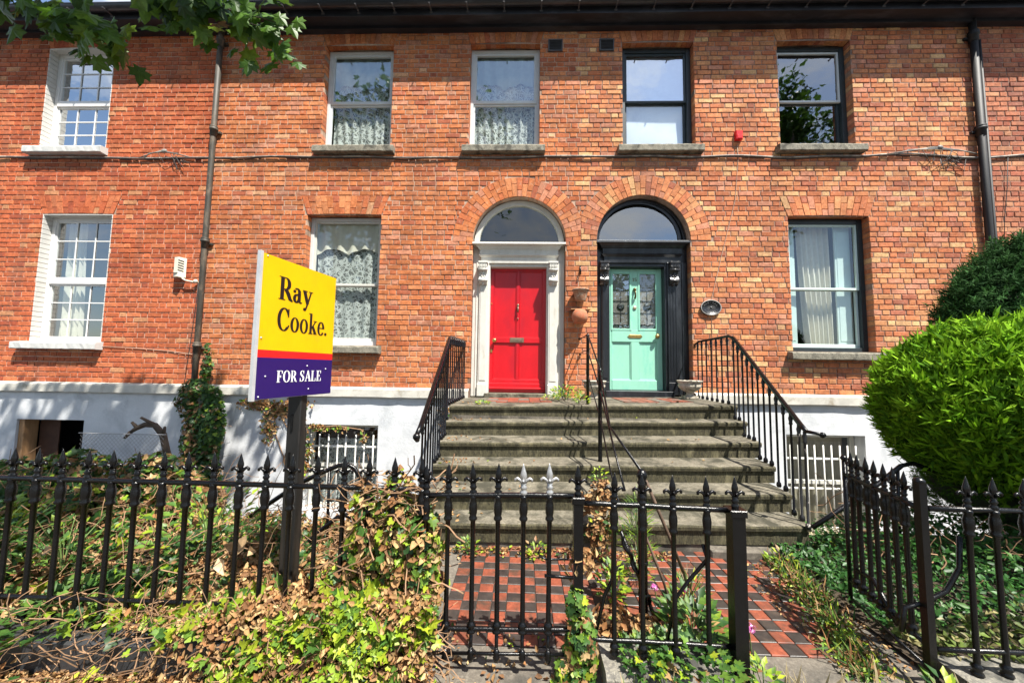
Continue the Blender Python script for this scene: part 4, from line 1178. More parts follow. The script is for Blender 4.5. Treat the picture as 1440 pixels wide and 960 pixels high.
mb.build('path_edge', M_conc, kind='structure')

# ------------------------------------------------------------------ granite steps
SX = thing('stone_steps', 'wide flight of worn mossy granite steps up to both front doors', 'steps', (.85, 3.2, 0))
LX = [-.90, -.90, -.895, -.885, -.86, -.83]; RX = [2.60, 2.585, 2.52, 2.45, 2.39, 2.345]
def step(k, name='step'):
    y = [4.58, 4.37, 4.02, 3.71, 3.42, 3.16][k]; z = 1.05 - .165 * k
    yb = y + (.55 if k else 1.4); x0, x1 = LX[k], RX[k]
    n = 56
    prof = [(yb, z + .002), (y + .03, z), (y + .008, z - .006), (y, z - .02), (y + .004, z - .05), (y + .022, z - .058), (y + .026, z - .166), (yb, z - .166)]
    vs = []; fs = []
    for i in range(n + 1):
        x = x0 + (x1 - x0) * i / n
        wob = .004 * float(vnoise(np.float64(x), np.float64(k * 3.3), 2.2, k)) + R.uniform(-.0022, .0022)
        wear = -.006 * math.exp(-((x - .0) / .4) ** 2) - .006 * math.exp(-((x - 1.8) / .4) ** 2)
        for q, (yy, zz) in enumerate(prof):
            vs.append((x, yy + (wob if 0 < q < 7 else 0), zz + slope(x) + (wear + wob * .6 if 0 < q < 4 else 0)))
    k_ = len(prof)
    for i in range(n):
        for q in range(k_ - 1): fs.append((i * k_ + q, i * k_ + q + 1, (i + 1) * k_ + q + 1, (i + 1) * k_ + q))
    mb = MB(); mb.add(vs, fs); mb.add(vs[:k_] + vs[-k_:], [tuple(range(k_ - 1, -1, -1)), tuple(range(k_, 2 * k_))])
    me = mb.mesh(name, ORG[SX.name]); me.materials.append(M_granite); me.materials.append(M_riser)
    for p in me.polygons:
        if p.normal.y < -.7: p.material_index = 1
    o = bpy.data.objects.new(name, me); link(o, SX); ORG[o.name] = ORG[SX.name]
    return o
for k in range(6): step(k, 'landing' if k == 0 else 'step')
mb = MB(); mb.box(-.80, 2.30, 3.20, 3.6, -.02, .10); mb.box(-.86, 2.58, 4.6, 5.78, -1.45, .9); mb.box(-.84, 2.30, 3.5, 4.6, -1.45, .08)
mb.box(-.86, -.80, 3.5, 4.6, -.1, .4); mb.box(2.26, 2.32, 3.5, 4.6, -.1, .4)
mb.build('foundation', M_conc, SX)
mb = MB(); mb.bbox(1.52, 2.30, 3.10, 3.3, -.03, .062, .01); mb.build('footing_stone', M_conc, SX)
for (xa, xb) in ((-.50, .40), (1.35, 2.35)):    # reddish quarry tiles in front of the doors
    n = int((xb - xa) / .15)
    for j in range(5):
        for i in range(n):
            x = xa + (i + .5) * .15; y = 5.72 - .15 * j - .09
            mb = MB(); c = [M_tile_r, M_conc][R.random() < .25]
            mb.bbox(x - .072, x + .072, y - .072, y + .072, 1.045 + slope(x), 1.056 + slope(x) + R.uniform(0, .002), .002)
            mb.build('landing_tile', c, SX)

# ------------------------------------------------------------------ ironwork
def finial_profile():
    return [(.012, -.012), (.018, 0), (.019, .012), (.011, .018), (.016, .025), (.019, .032), (.013, .040), (.010, .05), (.0095, .062), (.013, .074), (.017, .085), (.016, .097), (.010, .118), (.004, .138), (.001, .148)]
def baluster_profile(z0, z1, bottom='ring'):
    """upper bulb under the rail, thin shaft, knob at the foot; z measured from the rail downwards"""
    p = [(.001, z1 + .001), (.017, z1), (.0185, z1 - .012), (.015, z1 - .02), (.0195, z1 - .04), (.022, z1 - .06), (.020, z1 - .085), (.0165, z1 - .10), (.021, z1 - .108), (.021, z1 - .118), (.0125, z1 - .125), (.0115, z1 - .3), (.0125, z0 + .055)]
    p += [(.013, z0 + .05), (.021, z0 + .043), (.023, z0 + .032), (.015, z0 + .022), (.022, z0 + .012), (.024, z0 + .003), (.013, z0 - .002)]
    return p[::-1]
FIN = {}
for key, m in (('iron', M_iron), ('silver', M_silver)):
    mb = MB(); mb.lathe(finial_profile(), n=8, sq=.7)
    for s_ in (-1, 1):
        mb.tube([(s_ * .006, 0, .052), (s_ * .018, 0, .068), (s_ * .032, 0, .076), (s_ * .042, 0, .070), (s_ * .042, 0, .060)], [.007, .0085, .008, .007, .006], 6)
        mb.tube([(0, s_ * .004, .055), (0, s_ * .016, .070), (0, s_ * .022, .064)], [.006, .007, .005], 5)
    mb.tube([(-.014, 0, .047), (.014, 0, .047)], .006, 6)
    me = mb.mesh('finial'); me.materials.append(m); FIN[key] = me
BAL = {}
def bal_mesh(z0, z1, m=M_iron):
    key = (round(z0, 3), round(z1, 3), m.name)
    if key not in BAL:
        mb = MB(); mb.lathe(baluster_profile(z0, z1), n=8); me = mb.mesh('baluster'); me.materials.append(m); BAL[key] = me
    return BAL[key]
def railing(label, p0, p1, zr0, zr1, zb0, zb1, ts, name='railing', lower2=None, group=None, silver=(), finials=True, foot=None, skew=0.0, cat='railing', skip=()):
    """spear-topped railing between plan points p0 and p1; top rail heights zr, bottom rail heights zb"""
    p0 = Vector((*p0, 0)); p1 = Vector((*p1, 0)); d = (p1 - p0)
    t = thing(name, label, cat, (p0.x, p0.y, 0), group)
    org = p0
    def P(u, z): q = p0 + d * u; return (q.x, q.y, z)
    for (a, b, nm) in ((zr0, zr1, 'top_rail'), (zb0, zb1, 'bottom_rail')):
        mb = MB(); n = 10
        pts = [P(i / n, a + (b - a) * i / n + R.uniform(-.0015, .0015)) for i in range(n + 1)]
        mb.tube(pts, .0135 if nm == 'top_rail' else .0115, 6); mb.build(nm, M_iron, t)
    if lower2:
        mb = MB(); mb.tube([P(0, lower2[0]), P(1, lower2[1])], .008, 6); mb.build('bottom_rail', M_iron, t)
    for i, u in enumerate(ts):
        if i in skip: continue
        zr = zr0 + (zr1 - zr0) * u; zb = zb0 + (zb1 - zb0) * u
        z_lo = foot if foot is not None else zb - .012
        me = bal_mesh(0, round(zr - z_lo, 2))
        b = bpy.data.objects.new('baluster', me); COL.objects.link(b); b.parent = t
        q = p0 + d * u
        b.location = (q.x - org.x, q.y - org.y, zr - round(zr - z_lo, 2))
        b.rotation_euler = (R.uniform(-.006, .006), R.uniform(-.008, .008), 0)
        if finials:
            f = bpy.data.objects.new('finial', FIN['silver' if i in silver else 'iron']); COL.objects.link(f); f.parent = b
            f.location = (0, 0, round(zr - z_lo, 2) + .008); f.rotation_euler = (R.uniform(-.03, .03), R.uniform(-.03, .03), math.atan2(d.y, d.x) + R.uniform(-.1, .1))
            if i in silver: f['label'] = 'spear finial rubbed to bare metal'
    return t, P
FY = 1.9
n_l = 26
ts = [1 - (i * .1345) / (4.02 + .1345 * 8) for i in range(38)][::-1]
lf, LP = railing('long black spear-topped railing on the kerb wall in front of the left ivy garden', (-4.52 - .1345 * 8, FY), (-.50, FY), .8805, .868, .30, .28, ts, foot=.17, group='front railings')
# closed gate in front of the left path
gt, GP = railing('closed low iron gate of spear-topped bars before the checkered path', (-.475, FY), (.262, FY), .840, .856, .205, .222, [.0, .155, .325, .495, .665, .835], name='gate', cat='gate', silver=(4, 5), lower2=(.092, .108))
for u in (.0, .155, .325, .495, .665, .835):
    p = GP(u, 0); mb = MB(); mb.lathe([(.008, .10), (.017, .085), (.012, .07), (.018, .06), (.010, .04), (.008, .18)][::1], (p[0], p[1], .015 + .016 * u), 8)
    mb.lathe([(.009, .2), (.009, .09)], (p[0], p[1], .0), 8); mb.build('drop_knob', M_iron, gt)
mb = MB(); mb.tube([(.24, 1.90, .55), (.13, 1.905, .545), (.10, 1.905, .555), (.09, 1.905, .575), (.10, 1.905, .595), (.12, 1.905, .59), (.12, 1.905, .575)], .005, 6); mb.tube([(.26, 1.89, .47), (.12, 1.89, .475)], .008, 6); mb.build('latch', M_iron, gt)
def square_post(x, y, w, z0, z1, label, fin=True, cap=True):
    t = thing('gate_post', label, 'gate post', (x, y, z0), 'iron gate posts')
    mb = MB(); h_ = w / 2
    mb.add([(x - h_, y - h_, z0), (x + h_, y - h_, z0), (x + h_, y + h_, z0), (x - h_, y + h_, z0), (x - h_, y - h_, z1), (x + h_, y - h_, z1), (x + h_, y + h_, z1), (x - h_, y + h_, z1)],
           [(4, 5, 6, 7), (0, 1, 5, 4), (1, 2, 6, 5), (2, 3, 7, 6), (3, 0, 4, 7)])
    mb.build('post', M_iron, t)
    if cap: mb = MB(); mb.bbox(x - h_ - .008, x + h_ + .008, y - h_ - .008, y + h_ + .008, z1 - .028, z1 + .006, .004); mb.build('post_cap', M_iron, t)
    if fin:
        f = bpy.data.objects.new('finial', FIN['iron']); COL.objects.link(f); f.parent = t; f.location = (0, 0, z1 - z0 + .01)
    return t
square_post(.285, FY + .01, .046, -.02, .845, 'ivy-wrapped black gate post between the closed gate and the middle railing panel')
square_post(1.046, FY - .01, .062, -.02, .812, 'thick square black gate post with a spear top at the open gateway')
mp, _ = railing('short black railing panel on the granite block between the two gateways', (.315, FY), (1.02, FY), .822, .806, .185, .172, [.205, .40, .62, .845], foot=.115, group='front railings')
for (x0, x1, s_) in ((.43, .47, 1), (.92, .72, -1)):
    mb = MB(); mb.tube([(x0 + (.03 if s_ > 0 else -.02), FY + .02, .63), (x0 + .03 * (s_ > 0), FY + .02, .56), ((x0 + x1) / 2 + .01, FY + .03, .45), (x1 - .05 * s_, FY + .03, .37), (x1 - .1 * (s_ > 0), FY + .02, .18)], .0095, 6); mb.build('curved_brace', M_iron, mp)
hpst = square_post(1.945, FY + .01, .034, -.02, .955, 'slim chipped black hinge post at the right end of the open gateway', fin=False, cap=False)
mb = MB(); mb.ball((1.945, FY + .01, .962), .025, 8, (1, 1, .8)); mb.build('ball_top', M_iron, hpst)
rf, RP = railing('black spear-topped railing in front of the right-hand garden and bushes', (1.97, FY), (5.1, FY), .838, .820, .195, .182, [.0558 + .0428 * i for i in range(22)], foot=.088, group='front railings')
mb = MB(); mb.tube([(2.14, FY + .03, .70), (2.13, FY + .03, .55), (2.06, FY + .03, .44), (1.94, FY + .03, .38), (1.86, FY + .03, .36), (1.84, FY + .03, .25)], .011, 6); mb.build('curved_brace', M_iron, rf)
# open gate leaf swung inwards
og, OP = railing('iron gate leaf swung open into the right-hand garden', (1.94, FY + .03), (2.05, 2.46), .835, .845, .205, .205, [.12, .25, .38, .51, .64, .77, .88], name='gate', cat='gate', lower2=(.10, .10))
mb = MB(); mb.tube([OP(1, .07), OP(1, .93)], .012, 6); q = OP(1, .945); mb.ball(q, .02, 8); mb.build('end_stile', M_iron, og)
mb = MB(); mb.tube([OP(.85, .30), OP(.6, .32), OP(.3, .18)], .014, 6); mb.build('gate_brace', M_iron, og)

# old newel and rods standing on the path
nw = thing('newel_post', 'round black iron newel post with ball top behind the middle railing panel', 'newel post', (.72, 2.28, 0))
mb = MB(); mb.lathe([(.027, 0), (.027, .80), (.022, .82), (.030, .835), (.022, .85), (.031, .875), (.026, .90), (.008, .915)], (.72, 2.28, -.02), 10)
for z in (.18, .36, .58): mb.ball((.72, 2.28, z), .033, 8, (1, 1, .6))
mb.build('post', M_iron, nw)
mb = MB(); pts = [(.60 + .0115 * i + .012 * math.cos(i * 1.4), 2.30 + .012 * math.sin(i * 1.4), .50 - .026 * i) for i in range(19)]
mb.tube(pts, .011, 6); mb.tube([(.60, 2.31, .52), (.80, 2.31, .03)], .011, 6); mb.build('twisted_bar', M_iron, nw)
mb = MB(); mb.tube([(.75, 2.30, .82), (.95, 2.42, .40), (1.12, 2.55, .04)], .010, 6); mb.build('stay_rod', mat('rusty_iron', (.09, .055, .035), .7, .4, 25, bmp=.5), nw)
mb = MB(); mb.tube([(.70, 2.27, .60), (.86, 2.33, .22), (.92, 2.36, .02)], .008, 6); mb.build('stay_rod', MATS['rusty_iron'], nw)

def small_bal(x, y, z0, z1, parent, m=M_iron, r=.0095):
    mb = MB()
    mb.lathe([(r * 1.3, z1), (r * 1.3, z1 - .02), (r * 1.9, z1 - .04), (r * 1.3, z1 - .075), (r * 1.7, z1 - .085), (r, z1 - .1), (r, z0 + .05), (r * 1.9, z0 + .04), (r * 2.2, z0 + .015), (r * 1.6, z0)][::-1], (x, y, 0), 7)
    mb.build('baluster', m, parent)
STEPY = [4.58, 4.37, 4.02, 3.71, 3.42, 3.16]
def floor_at(x, y):
    z = 1.05
    for k in range(1, 6):
        if y < STEPY[k - 1]: z = 1.05 - .165 * k
    return z + slope(x)
def interp(path, y):
    for a, b in zip(path, path[1:]):
        if b[1] <= y <= a[1]:
            t = (a[1] - y) / max(1e-6, a[1] - b[1]); return Vector(a).lerp(Vector(b), t)
    return Vector(path[-1])
# left stair rail
hl = thing('stair_handrail', 'black iron stair railing on the left side of the granite steps', 'handrail', (-.87, 3.1, .2), 'stair railings')
path = [(-.90, 5.78, 1.90), (-.91, 4.62, 1.872), (-.91, 4.52, 1.84), (-.85, 3.12, .985), (-.845, 3.02, .945)]
mb = MB(); mb.tube(path, [.015, .015, .019, .021, .021], 8); mb.ball((-.84, 2.98, .925), .032, 8); mb.ball((-.84, 3.0, .90), .022, 8); mb.build('handrail', M_iron, hl)
mb = MB(); mb.tube([(-.90, 5.78, 1.85), (-.91, 4.62, 1.822), (-.91, 4.52, 1.79), (-.85, 3.12, .935)], .006, 5); mb.build('under_rail', M_iron, hl)
y = 5.66
while y > 3.1:
    p = interp(path, y); fl_ = floor_at(p.x, y) if y > 3.18 else .23
    small_bal(p.x + .008, y, fl_, p.z - .012, hl); y -= .132 if y > 4.5 else .118
# right stair rail
hr = thing('stair_handrail', 'black iron stair railing with peeling bars on the right side of the steps', 'handrail', (2.4, 3.1, .2), 'stair railings')
path = [(2.66, 5.79, 1.90), (2.63, 5.6, 1.925), (2.565, 4.68, 1.925), (2.555, 4.55, 1.89), (2.35, 3.22, 1.035), (2.30, 3.10, 1.01)]
mb = MB(); mb.tube(path, [.012, .016, .018, .021, .021, .016], 8); mb.tube([(2.30, 3.10, 1.01), (2.34, 3.02, 1.005), (2.37, 3.03, 1.00)], [.016, .012, .01], 6); mb.ball((2.37, 3.03, .995), .024, 8)
mb.tube([(2.66, 5.79, 1.90), (2.67, 5.80, 1.85)], .012, 6); mb.build('handrail', M_iron, hr)
y = 5.64; i = 0
while y > 3.1:
    p = interp(path, y); xx = p.x - .004; fl_ = floor_at(xx, y) if y > 3.18 else .23
    small_bal(xx, y, fl_, p.z - .014, hr, M_ironpeel if y < 3.36 else M_iron, .0098); y -= .155 if y > 4.6 else .118
# centre rail
hc = thing('stair_handrail', 'bent thin iron rail on two posts down the middle of the steps', 'handrail', (.82, 4.2, .5), 'stair railings')
mb = MB(); mb.lathe([(.020, 0), (.020, .86), (.026, .865), (.02, .89), (.006, .9)], (.83, 4.75, 1.045), 8); mb.build('post', M_iron, hc)
mb = MB(); mb.lathe([(.024, 0), (.021, .02), (.021, .9), (.027, .91), (.02, .935), (.006, .95)], (.80, 3.86, .555), 8)
mb.ball((.80, 3.86, .95), .028, 8, (1, 1, .8)); mb.build('post', M_iron, hc)
mb = MB(); mb.tube([(.88, 5.79, 1.955), (.86, 5.2, 1.94), (.83, 4.75, 1.93), (.80, 3.86, 1.49), (.78, 3.35, .98), (.72, 2.30, .88)], .0095, 6); mb.ball((.885, 5.77, 1.955), .022, 8); mb.build('handrail', M_iron, hc)
mb = MB(); mb.tube([(.885, 5.79, 1.72), (.85, 5.2, 1.74), (.83, 4.75, 1.72), (.80, 3.86, 1.28), (.77, 3.2, .86), (.745, 2.75, .62)], .0085, 6); mb.ball((.89, 5.77, 1.72), .022, 8); mb.tube([(.89, 5.76, 1.71), (.89, 5.75, 1.67), (.875, 5.74, 1.66)], .006, 5); mb.build('handrail', M_iron, hc)
mb = MB(); mb.tube([(.83, 4.75, 1.42), (.80, 3.86, 1.0), (.77, 3.3, .62), (.75, 2.9, .45)], .0075, 6); mb.build('handrail', M_iron, hc)

# hooped rails in the left garden, and rail by the basement stairs on the right
hp = thing('hoop_railing', 'pair of bent black tube rails arching up behind the left railing', 'railing', (-1.45, 2.8, 0))
for pts in ([(-2.02, 2.8, .35), (-1.85, 2.8, .47), (-1.67, 2.8, .594), (-1.5, 2.8, .68), (-1.37, 2.8, .735), (-1.30, 2.8, .745), (-1.25, 2.8, .72), (-1.21, 2.8, .66), (-1.10, 2.8, .46), (-1.0, 2.8, .25)],
            [(-1.72, 2.8, .05), (-1.60, 2.8, .15), (-1.45, 2.8, .29), (-1.36, 2.8, .36), (-1.30, 2.8, .378), (-1.25, 2.8, .36), (-1.20, 2.8, .30)]):
    mb = MB(); mb.tube(pts, .017, 8); mb.build('bent_rail', M_iron, hp)
mb = MB(); mb.tube([(-1.44, 2.8, .70), (-1.43, 2.8, .05)], .012, 6); mb.build('upright', M_iron, hp)
ar = thing('area_handrail', 'black rail sloping down beside the barred basement window on the right', 'handrail', (2.6, 3.0, 0))
mb = MB(); mb.tube([(2.24, 3.0, .30), (2.42, 3.0, .42), (2.59, 3.0, .53), (2.75, 3.0, .64), (2.93, 3.0, .78), (3.02, 3.0, .80), (3.3, 3.0, .70), (3.7, 3.02, .55)], .017, 8); mb.build('handrail', M_iron, ar)
mb = MB(); mb.tube([(2.9, 3.0, .76), (2.9, 3.02, .05)], .012, 6); mb.tube([(2.56, 3.0, .5), (2.56, 3.02, .03)], .012, 6); mb.build('upright', M_iron, ar)

# ------------------------------------------------------------------ for sale sign
A = Vector((-1.365, 1.84, 0)); Bq = Vector((-1.262, 2.41, 0)); U = (Bq - A); BL = U.length; U.normalize(); NV = Vector((U.y, -U.x, 0))
ps = thing('sale_sign_post', 'thick black timber post holding up the for sale board in the ivy', 'sign post', (-1.36, 2.2, 0))
mb = MB(); mb.bbox(-1.392, -1.312, 2.18, 2.24, .1, 1.95, .005); mb.build('post', M_postk, ps)
mb = MB(); mb.bbox(-1.372, -1.335, 2.243, 2.29, .1, 1.1, .004); mb.build('batten', M_postk, ps)
for (x_, z_) in ((-1.36, 1.14), (-1.365, .92)):
    mb = MB(); mb.bbox(x_ - .006, x_ + .006, 2.173, 2.182, z_ - .05, z_ + .05, .002); mb.build('bracket', M_iron, ps)
sg = thing('for_sale_sign', 'yellow and purple for sale board with a red stripe seen almost edge on', 'sign', (A.x, A.y, 1.3))
def bp(u, z, o=0.0): q = A + U * u + NV * o; return (q.x, q.y, z)
def bbx(mb, u0, u1, z0, z1, o0, o1):
    v = [bp(u, z, o) for o in (o1, o0) for (u, z) in ((u0, z0), (u1, z0), (u1, z1), (u0, z1))]
    mb.add(v, [(0, 1, 2, 3), (7, 6, 5, 4), (4, 5, 1, 0), (5, 6, 2, 1), (6, 7, 3, 2), (7, 4, 0, 3)])
ZB, ZM0, ZM1, ZT = 1.303, 1.519, 1.559, 2.065
for nm, za, zb_, m in (('purple_panel', ZB, ZM0, M_pur), ('red_stripe', ZM0, ZM1, M_sred), ('yellow_panel', ZM1, ZT, M_yel)):
    mb = MB(); bbx(mb, .014, BL, za, zb_, -.004, .004)
    mb.build(nm, m, sg)
mb = MB(); bbx(mb, .0, BL + .002, ZB - .003, ZT + .003, -.012, -.0055); mb.build('backing', M_trim, sg)
mb = MB(); bbx(mb, -.004, .013, ZB - .008, ZT + .008, -.014, .007); mb.build('edge_strip', M_trim, sg)
for (u, z) in ((.04, ZT - .01), (.035, ZB + .012), (.03, 1.62), (.36, 1.478), (.38, 1.34), (.07, 1.42), (.52, 1.46)):
    mb = MB(); q = bp(u, z, .005); mb.ball(q, .005, 6); mb.build('screw', M_trim, sg)
# serif lettering from small ribbons; each piece a hair in front of the last
LET = dict(n=0)
def lpoly(mb, poly, u0, z0, s, off=.0052):
    LET['n'] += 1; o = off + (LET['n'] % 23) * .00004
    v = [bp(u0 + x * s, z0 + z * s, o) for x, z in poly]
    mb.add(v, [tuple(range(len(v)))])
def area(poly): return sum(poly[i][0] * poly[(i + 1) % len(poly)][1] - poly[(i + 1) % len(poly)][0] * poly[i][1] for i in range(len(poly)))
def G(mb, polys, u0, z0, s):
    for p in polys:
        if area(p) < 0: p = p[::-1]
        lpoly(mb, p, u0, z0, s)
def rect(a, b, c, d): return [(a, c), (b, c), (b, d), (a, d)]
def ringp(cx, cz, rx, rz, tx, tz, a0=0, a1=360, n=22):
    out = []
    for i in range(n):
        t0 = math.radians(a0 + (a1 - a0) * i / n); t1 = math.radians(a0 + (a1 - a0) * (i + 1) / n)
        o = lambda t: (cx + rx * math.cos(t), cz + rz * math.sin(t)); q = lambda t: (cx + (rx - tx) * math.cos(t), cz + (rz - tz) * math.sin(t))
        out.append([o(t0), o(t1), q(t1), q(t0)])
    return out
def stroke(pts, ws):
    out = []
    L = []; Rr = []
    for i, p in enumerate(pts):
        a = pts[max(0, i - 1)]; b = pts[min(len(pts) - 1, i + 1)]
        dx, dz = b[0] - a[0], b[1] - a[1]; l = math.hypot(dx, dz); nx, nz = -dz / l, dx / l
        L.append((p[0] + nx * ws[i] / 2, p[1] + nz * ws[i] / 2)); Rr.append((p[0] - nx * ws[i] / 2, p[1] - nz * ws[i] / 2))
    for i in range(len(pts) - 1): out.append([L[i], L[i + 1], Rr[i + 1], Rr[i]])
    return out
def serif(x0, x1, z, up=False): return [rect(x0, x1, z, z + .035) if not up else rect(x0, x1, z - .035, z)]
GL = {
 'R': (.66, [rect(.08, .22, 0, 1)] + serif(.0, .30, 0) + serif(.0, .3, 1, True) + [rect(.2, .33, .96, 1), rect(.2, .33, .46, .5)] + ringp(.32, .73, .24, .27, .14, .04, -90, 90) + stroke([(.33, .48), (.46, .3), (.56, .08), (.68, .0)], [.13, .15, .13, .05])),
 'a': (.50, [rect(.27, .40, .05, .46)] + ringp(.21, .47, .19, .20, .13, .045, 0, 130) + ringp(.19, .19, .17, .20, .12, .05, 60, 340) + stroke([(.2, .36), (.3, .40)], [.05, .05]) + stroke([(.36, .08), (.42, .01), (.5, .06)], [.07, .05, .02]) + ringp(.075, .5, .055, .065, .05, .06)),
 'y': (.52, stroke([(.07, .64), (.27, .04)], [.14, .12]) + stroke([(.45, .64), (.29, .1), (.17, -.23)], [.045, .05, .06]) + [rect(-.02, .23, .62, .655), rect(.34, .55, .62, .655)] + ringp(.12, -.22, .07, .07, .065, .065)),
 'C': (.74, ringp(.38, .5, .37, .52, .15, .045, 42, 318, 30) + [rect(.62, .66, .62, 1.0)] + stroke([(.55, .93), (.63, .72)], [.05, .07]) + stroke([(.60, .11), (.69, .26)], [.06, .035])),
 'o': (.56, ringp(.27, .325, .26, .345, .125, .035)),
 'k': (.58, [rect(.07, .20, 0, 1), rect(-.01, .1, .965, 1)] + serif(.0, .27, 0) + stroke([(.2, .28), (.46, .62)], [.05, .045]) + stroke([(.28, .38), (.48, .03)], [.13, .13]) + [rect(.36, .58, 0, .035), rect(.34, .56, .62, .655)]),
 'e': (.50, ringp(.26, .325, .25, .345, .125, .04, 0, 325) + [rect(.12, .50, .33, .37)] + [rect(.40, .51, .33, .44)]),
 '.': (.2, ringp(.08, .075, .075, .075, .07, .07)),
 'F': (.62, [rect(.09, .25, 0, 1)] + serif(.0, .36, 0) + [rect(0, .58, .955, 1), rect(.53, .58, .74, 1), rect(.2, .42, .48, .53), rect(.39, .43, .4, .61)]),
 'O': (.80, ringp(.39, .5, .38, .52, .16, .045)),
 'S': (.56, stroke([(.46, .78), (.40, .93), (.27, .98), (.13, .92), (.09, .76), (.16, .62), (.32, .49), (.43, .36), (.42, .16), (.30, .03), (.16, .03), (.08, .12), (.05, .28)], [.03, .05, .05, .09, .14, .16, .17, .17, .14, .06, .05, .05, .03]) + [rect(.43, .47, .70, 1.0), rect(.03, .07, 0, .32)]),
 'A': (.74, stroke([(.10, .02), (.36, 1.0)], [.05, .05]) + stroke([(.36, 1.0), (.62, .02)], [.12, .17]) + [rect(.18, .5, .32, .37)] + serif(-.01, .24, 0) + serif(.46, .78, 0)),
 'L': (.64, [rect(.09, .25, 0, 1)] + serif(0, .36, 1, True) + [rect(0, .58, 0, .045), rect(.53, .58, 0, .28)]),
 'E': (.66, [rect(.09, .25, 0, 1), rect(0, .58, .955, 1), rect(.53, .57, .74, 1), rect(0, .60, 0, .045), rect(.555, .60, 0, .28), rect(.2, .42, .48, .53), rect(.39, .43, .4, .61)]),
 ' ': (.3, [])}
def write(name, txt, u0, z0, s, width, m):
    W_ = sum(GL[c][0] for c in txt) + .05 * (len(txt) - 1); sx = width / (W_ * s)
    mb = MB(); x = 0
    for c in txt:
        adv, polys = GL[c]
        for sh in (-.022, .022) if s > .1 else (0, .03): G(mb, [[((x + px + sh) * sx, pz) for px, pz in p] for p in polys], u0, z0, s)
        x += adv + .05
    return mb.build(name, m, sg)
write('lettering', 'Ray', .125, 1.842, .128, .245, M_ink)
write('lettering', 'Cooke.', .125, 1.672, .125, .39, M_ink)
write('lettering', 'FOR SALE', .142, 1.386, .064, .34, M_ltr)

# ------------------------------------------------------------------ pipes, cables, boxes
def pipe(label, pts, r, m, collars, bolts=True):
    t = thing('drainpipe', label, 'drainpipe', pts[-1])
    mb = MB(); mb.tube(pts, r, 12); mb.build('pipe', m, t)
    for (x, y, z) in collars:
        mb = MB(); mb.lathe([(r * 1.02, -.07), (r * 1.25, -.065), (r * 1.25, .03), (r * 1.5, .035), (r * 1.5, .065), (r * 1.2, .07), (r * 1.45, .085), (r * 1.4, .10), (r, .105)], (x, y, z), 12)
        mb.bbox(x - r * 2.2, x + r * 2.2, y + r * .6, WY + .01, z + .0, z + .035, .003)
        mb.build('collar', m, t)
PX = -5.19; PY = WY - .065
pipe('weathered brown drainpipe at the joint of the red house, ivy at its foot', [(PX, PY, EAVE - .01), (PX, PY, 5.3), (PX, PY, 3.4), (PX, PY, -1.4)], .042, M_pipe, [(PX, PY, 5.32), (PX, PY, 3.42), (PX, PY, 1.72), (PX, PY, 6.9)])
pipe('black drainpipe on the right side behind the dark conifer', [(7.12, PY - .0, EAVE + .02), (7.12, PY, 4), (7.12, PY, -1.4)], .046, M_pipek, [(7.12, PY, 5.28), (7.12, PY, 6.85), (7.12, PY, 3.0)])
pipe('thinner second black pipe beside the thick one on the right', [(7.25, WY - .03, EAVE - .3), (7.25, WY - .03, -1.4)], .02, M_pipek, [])
# telephone cable along the terrace
cb = thing('telephone_cable', 'grey telephone cable clipped across the house fronts under the upper sills', 'cable', (0, WY, 4.93))
def cpath(xs, zf, y): return [(x, y + .004 * math.sin(x * 5), zf(x)) for x in xs]
zc = lambda x: 4.915 + .012 * math.sin(x * 1.3) + .006 * math.sin(x * 4.1) + .02 * math.exp(-((x - 3.3) / .5) ** 2) + (.03 * math.sin((x - 5.4) * 3) if x > 5.4 else 0)
mb = MB(); mb.tube(cpath(np.arange(-11.5, 10.8, .09), zc, WY - .022), .0135, 6); mb.build('cable', M_cable, cb)
mb = MB(); mb.tube(cpath(np.arange(-11.5, 10.8, .11), lambda x: zc(x) - .017 + .006 * math.sin(x * 7), WY - .012), .0085, 5); mb.build('cable', mat('dark_cable', (.05, .045, .04), .6, .2, 10, bmp=0), cb)
for (cx, w_, hgt, n) in ((-6.02, .45, .11, 2), (6.5, .8, .12, 3)):
    for q in range(n):
        mb = MB(); mb.tube([(cx - w_ * (1 - .2 * q), WY - .03, zc(cx - w_)), (cx - w_ * .6, WY - .04, zc(cx) + hgt * .5 * (1 + q * .2)), (cx - w_ * .1, WY - .05, zc(cx) + hgt * (1 - .15 * q)), (cx + w_ * .4, WY - .04, zc(cx) + hgt * .6), (cx + w_, WY - .025, zc(cx + w_))], .009, 6); mb.build('cable', M_cable, cb)
    for q in range(n * 3):
        a = R.uniform(-.2, .25); mb = MB(); x = cx + a
        mb.tube([(x, WY - .03, zc(x) + hgt * .8), (x + R.uniform(-.15, .1), WY - .06, zc(x) + R.uniform(-.05, .1)), (x + R.uniform(-.2, .25), WY - .03, zc(x) - R.uniform(.05, .25)), (x + R.uniform(-.1, .3), WY - .02, zc(x) - R.uniform(0, .1))], .004, 5); mb.build('loose_wire', M_wire, cb)
    mb = MB(); mb.ball((cx, WY - .05, zc(cx) + hgt * .95), .03, 8, (1.6, .8, 1.2)); mb.build('junction', M_cable, cb)
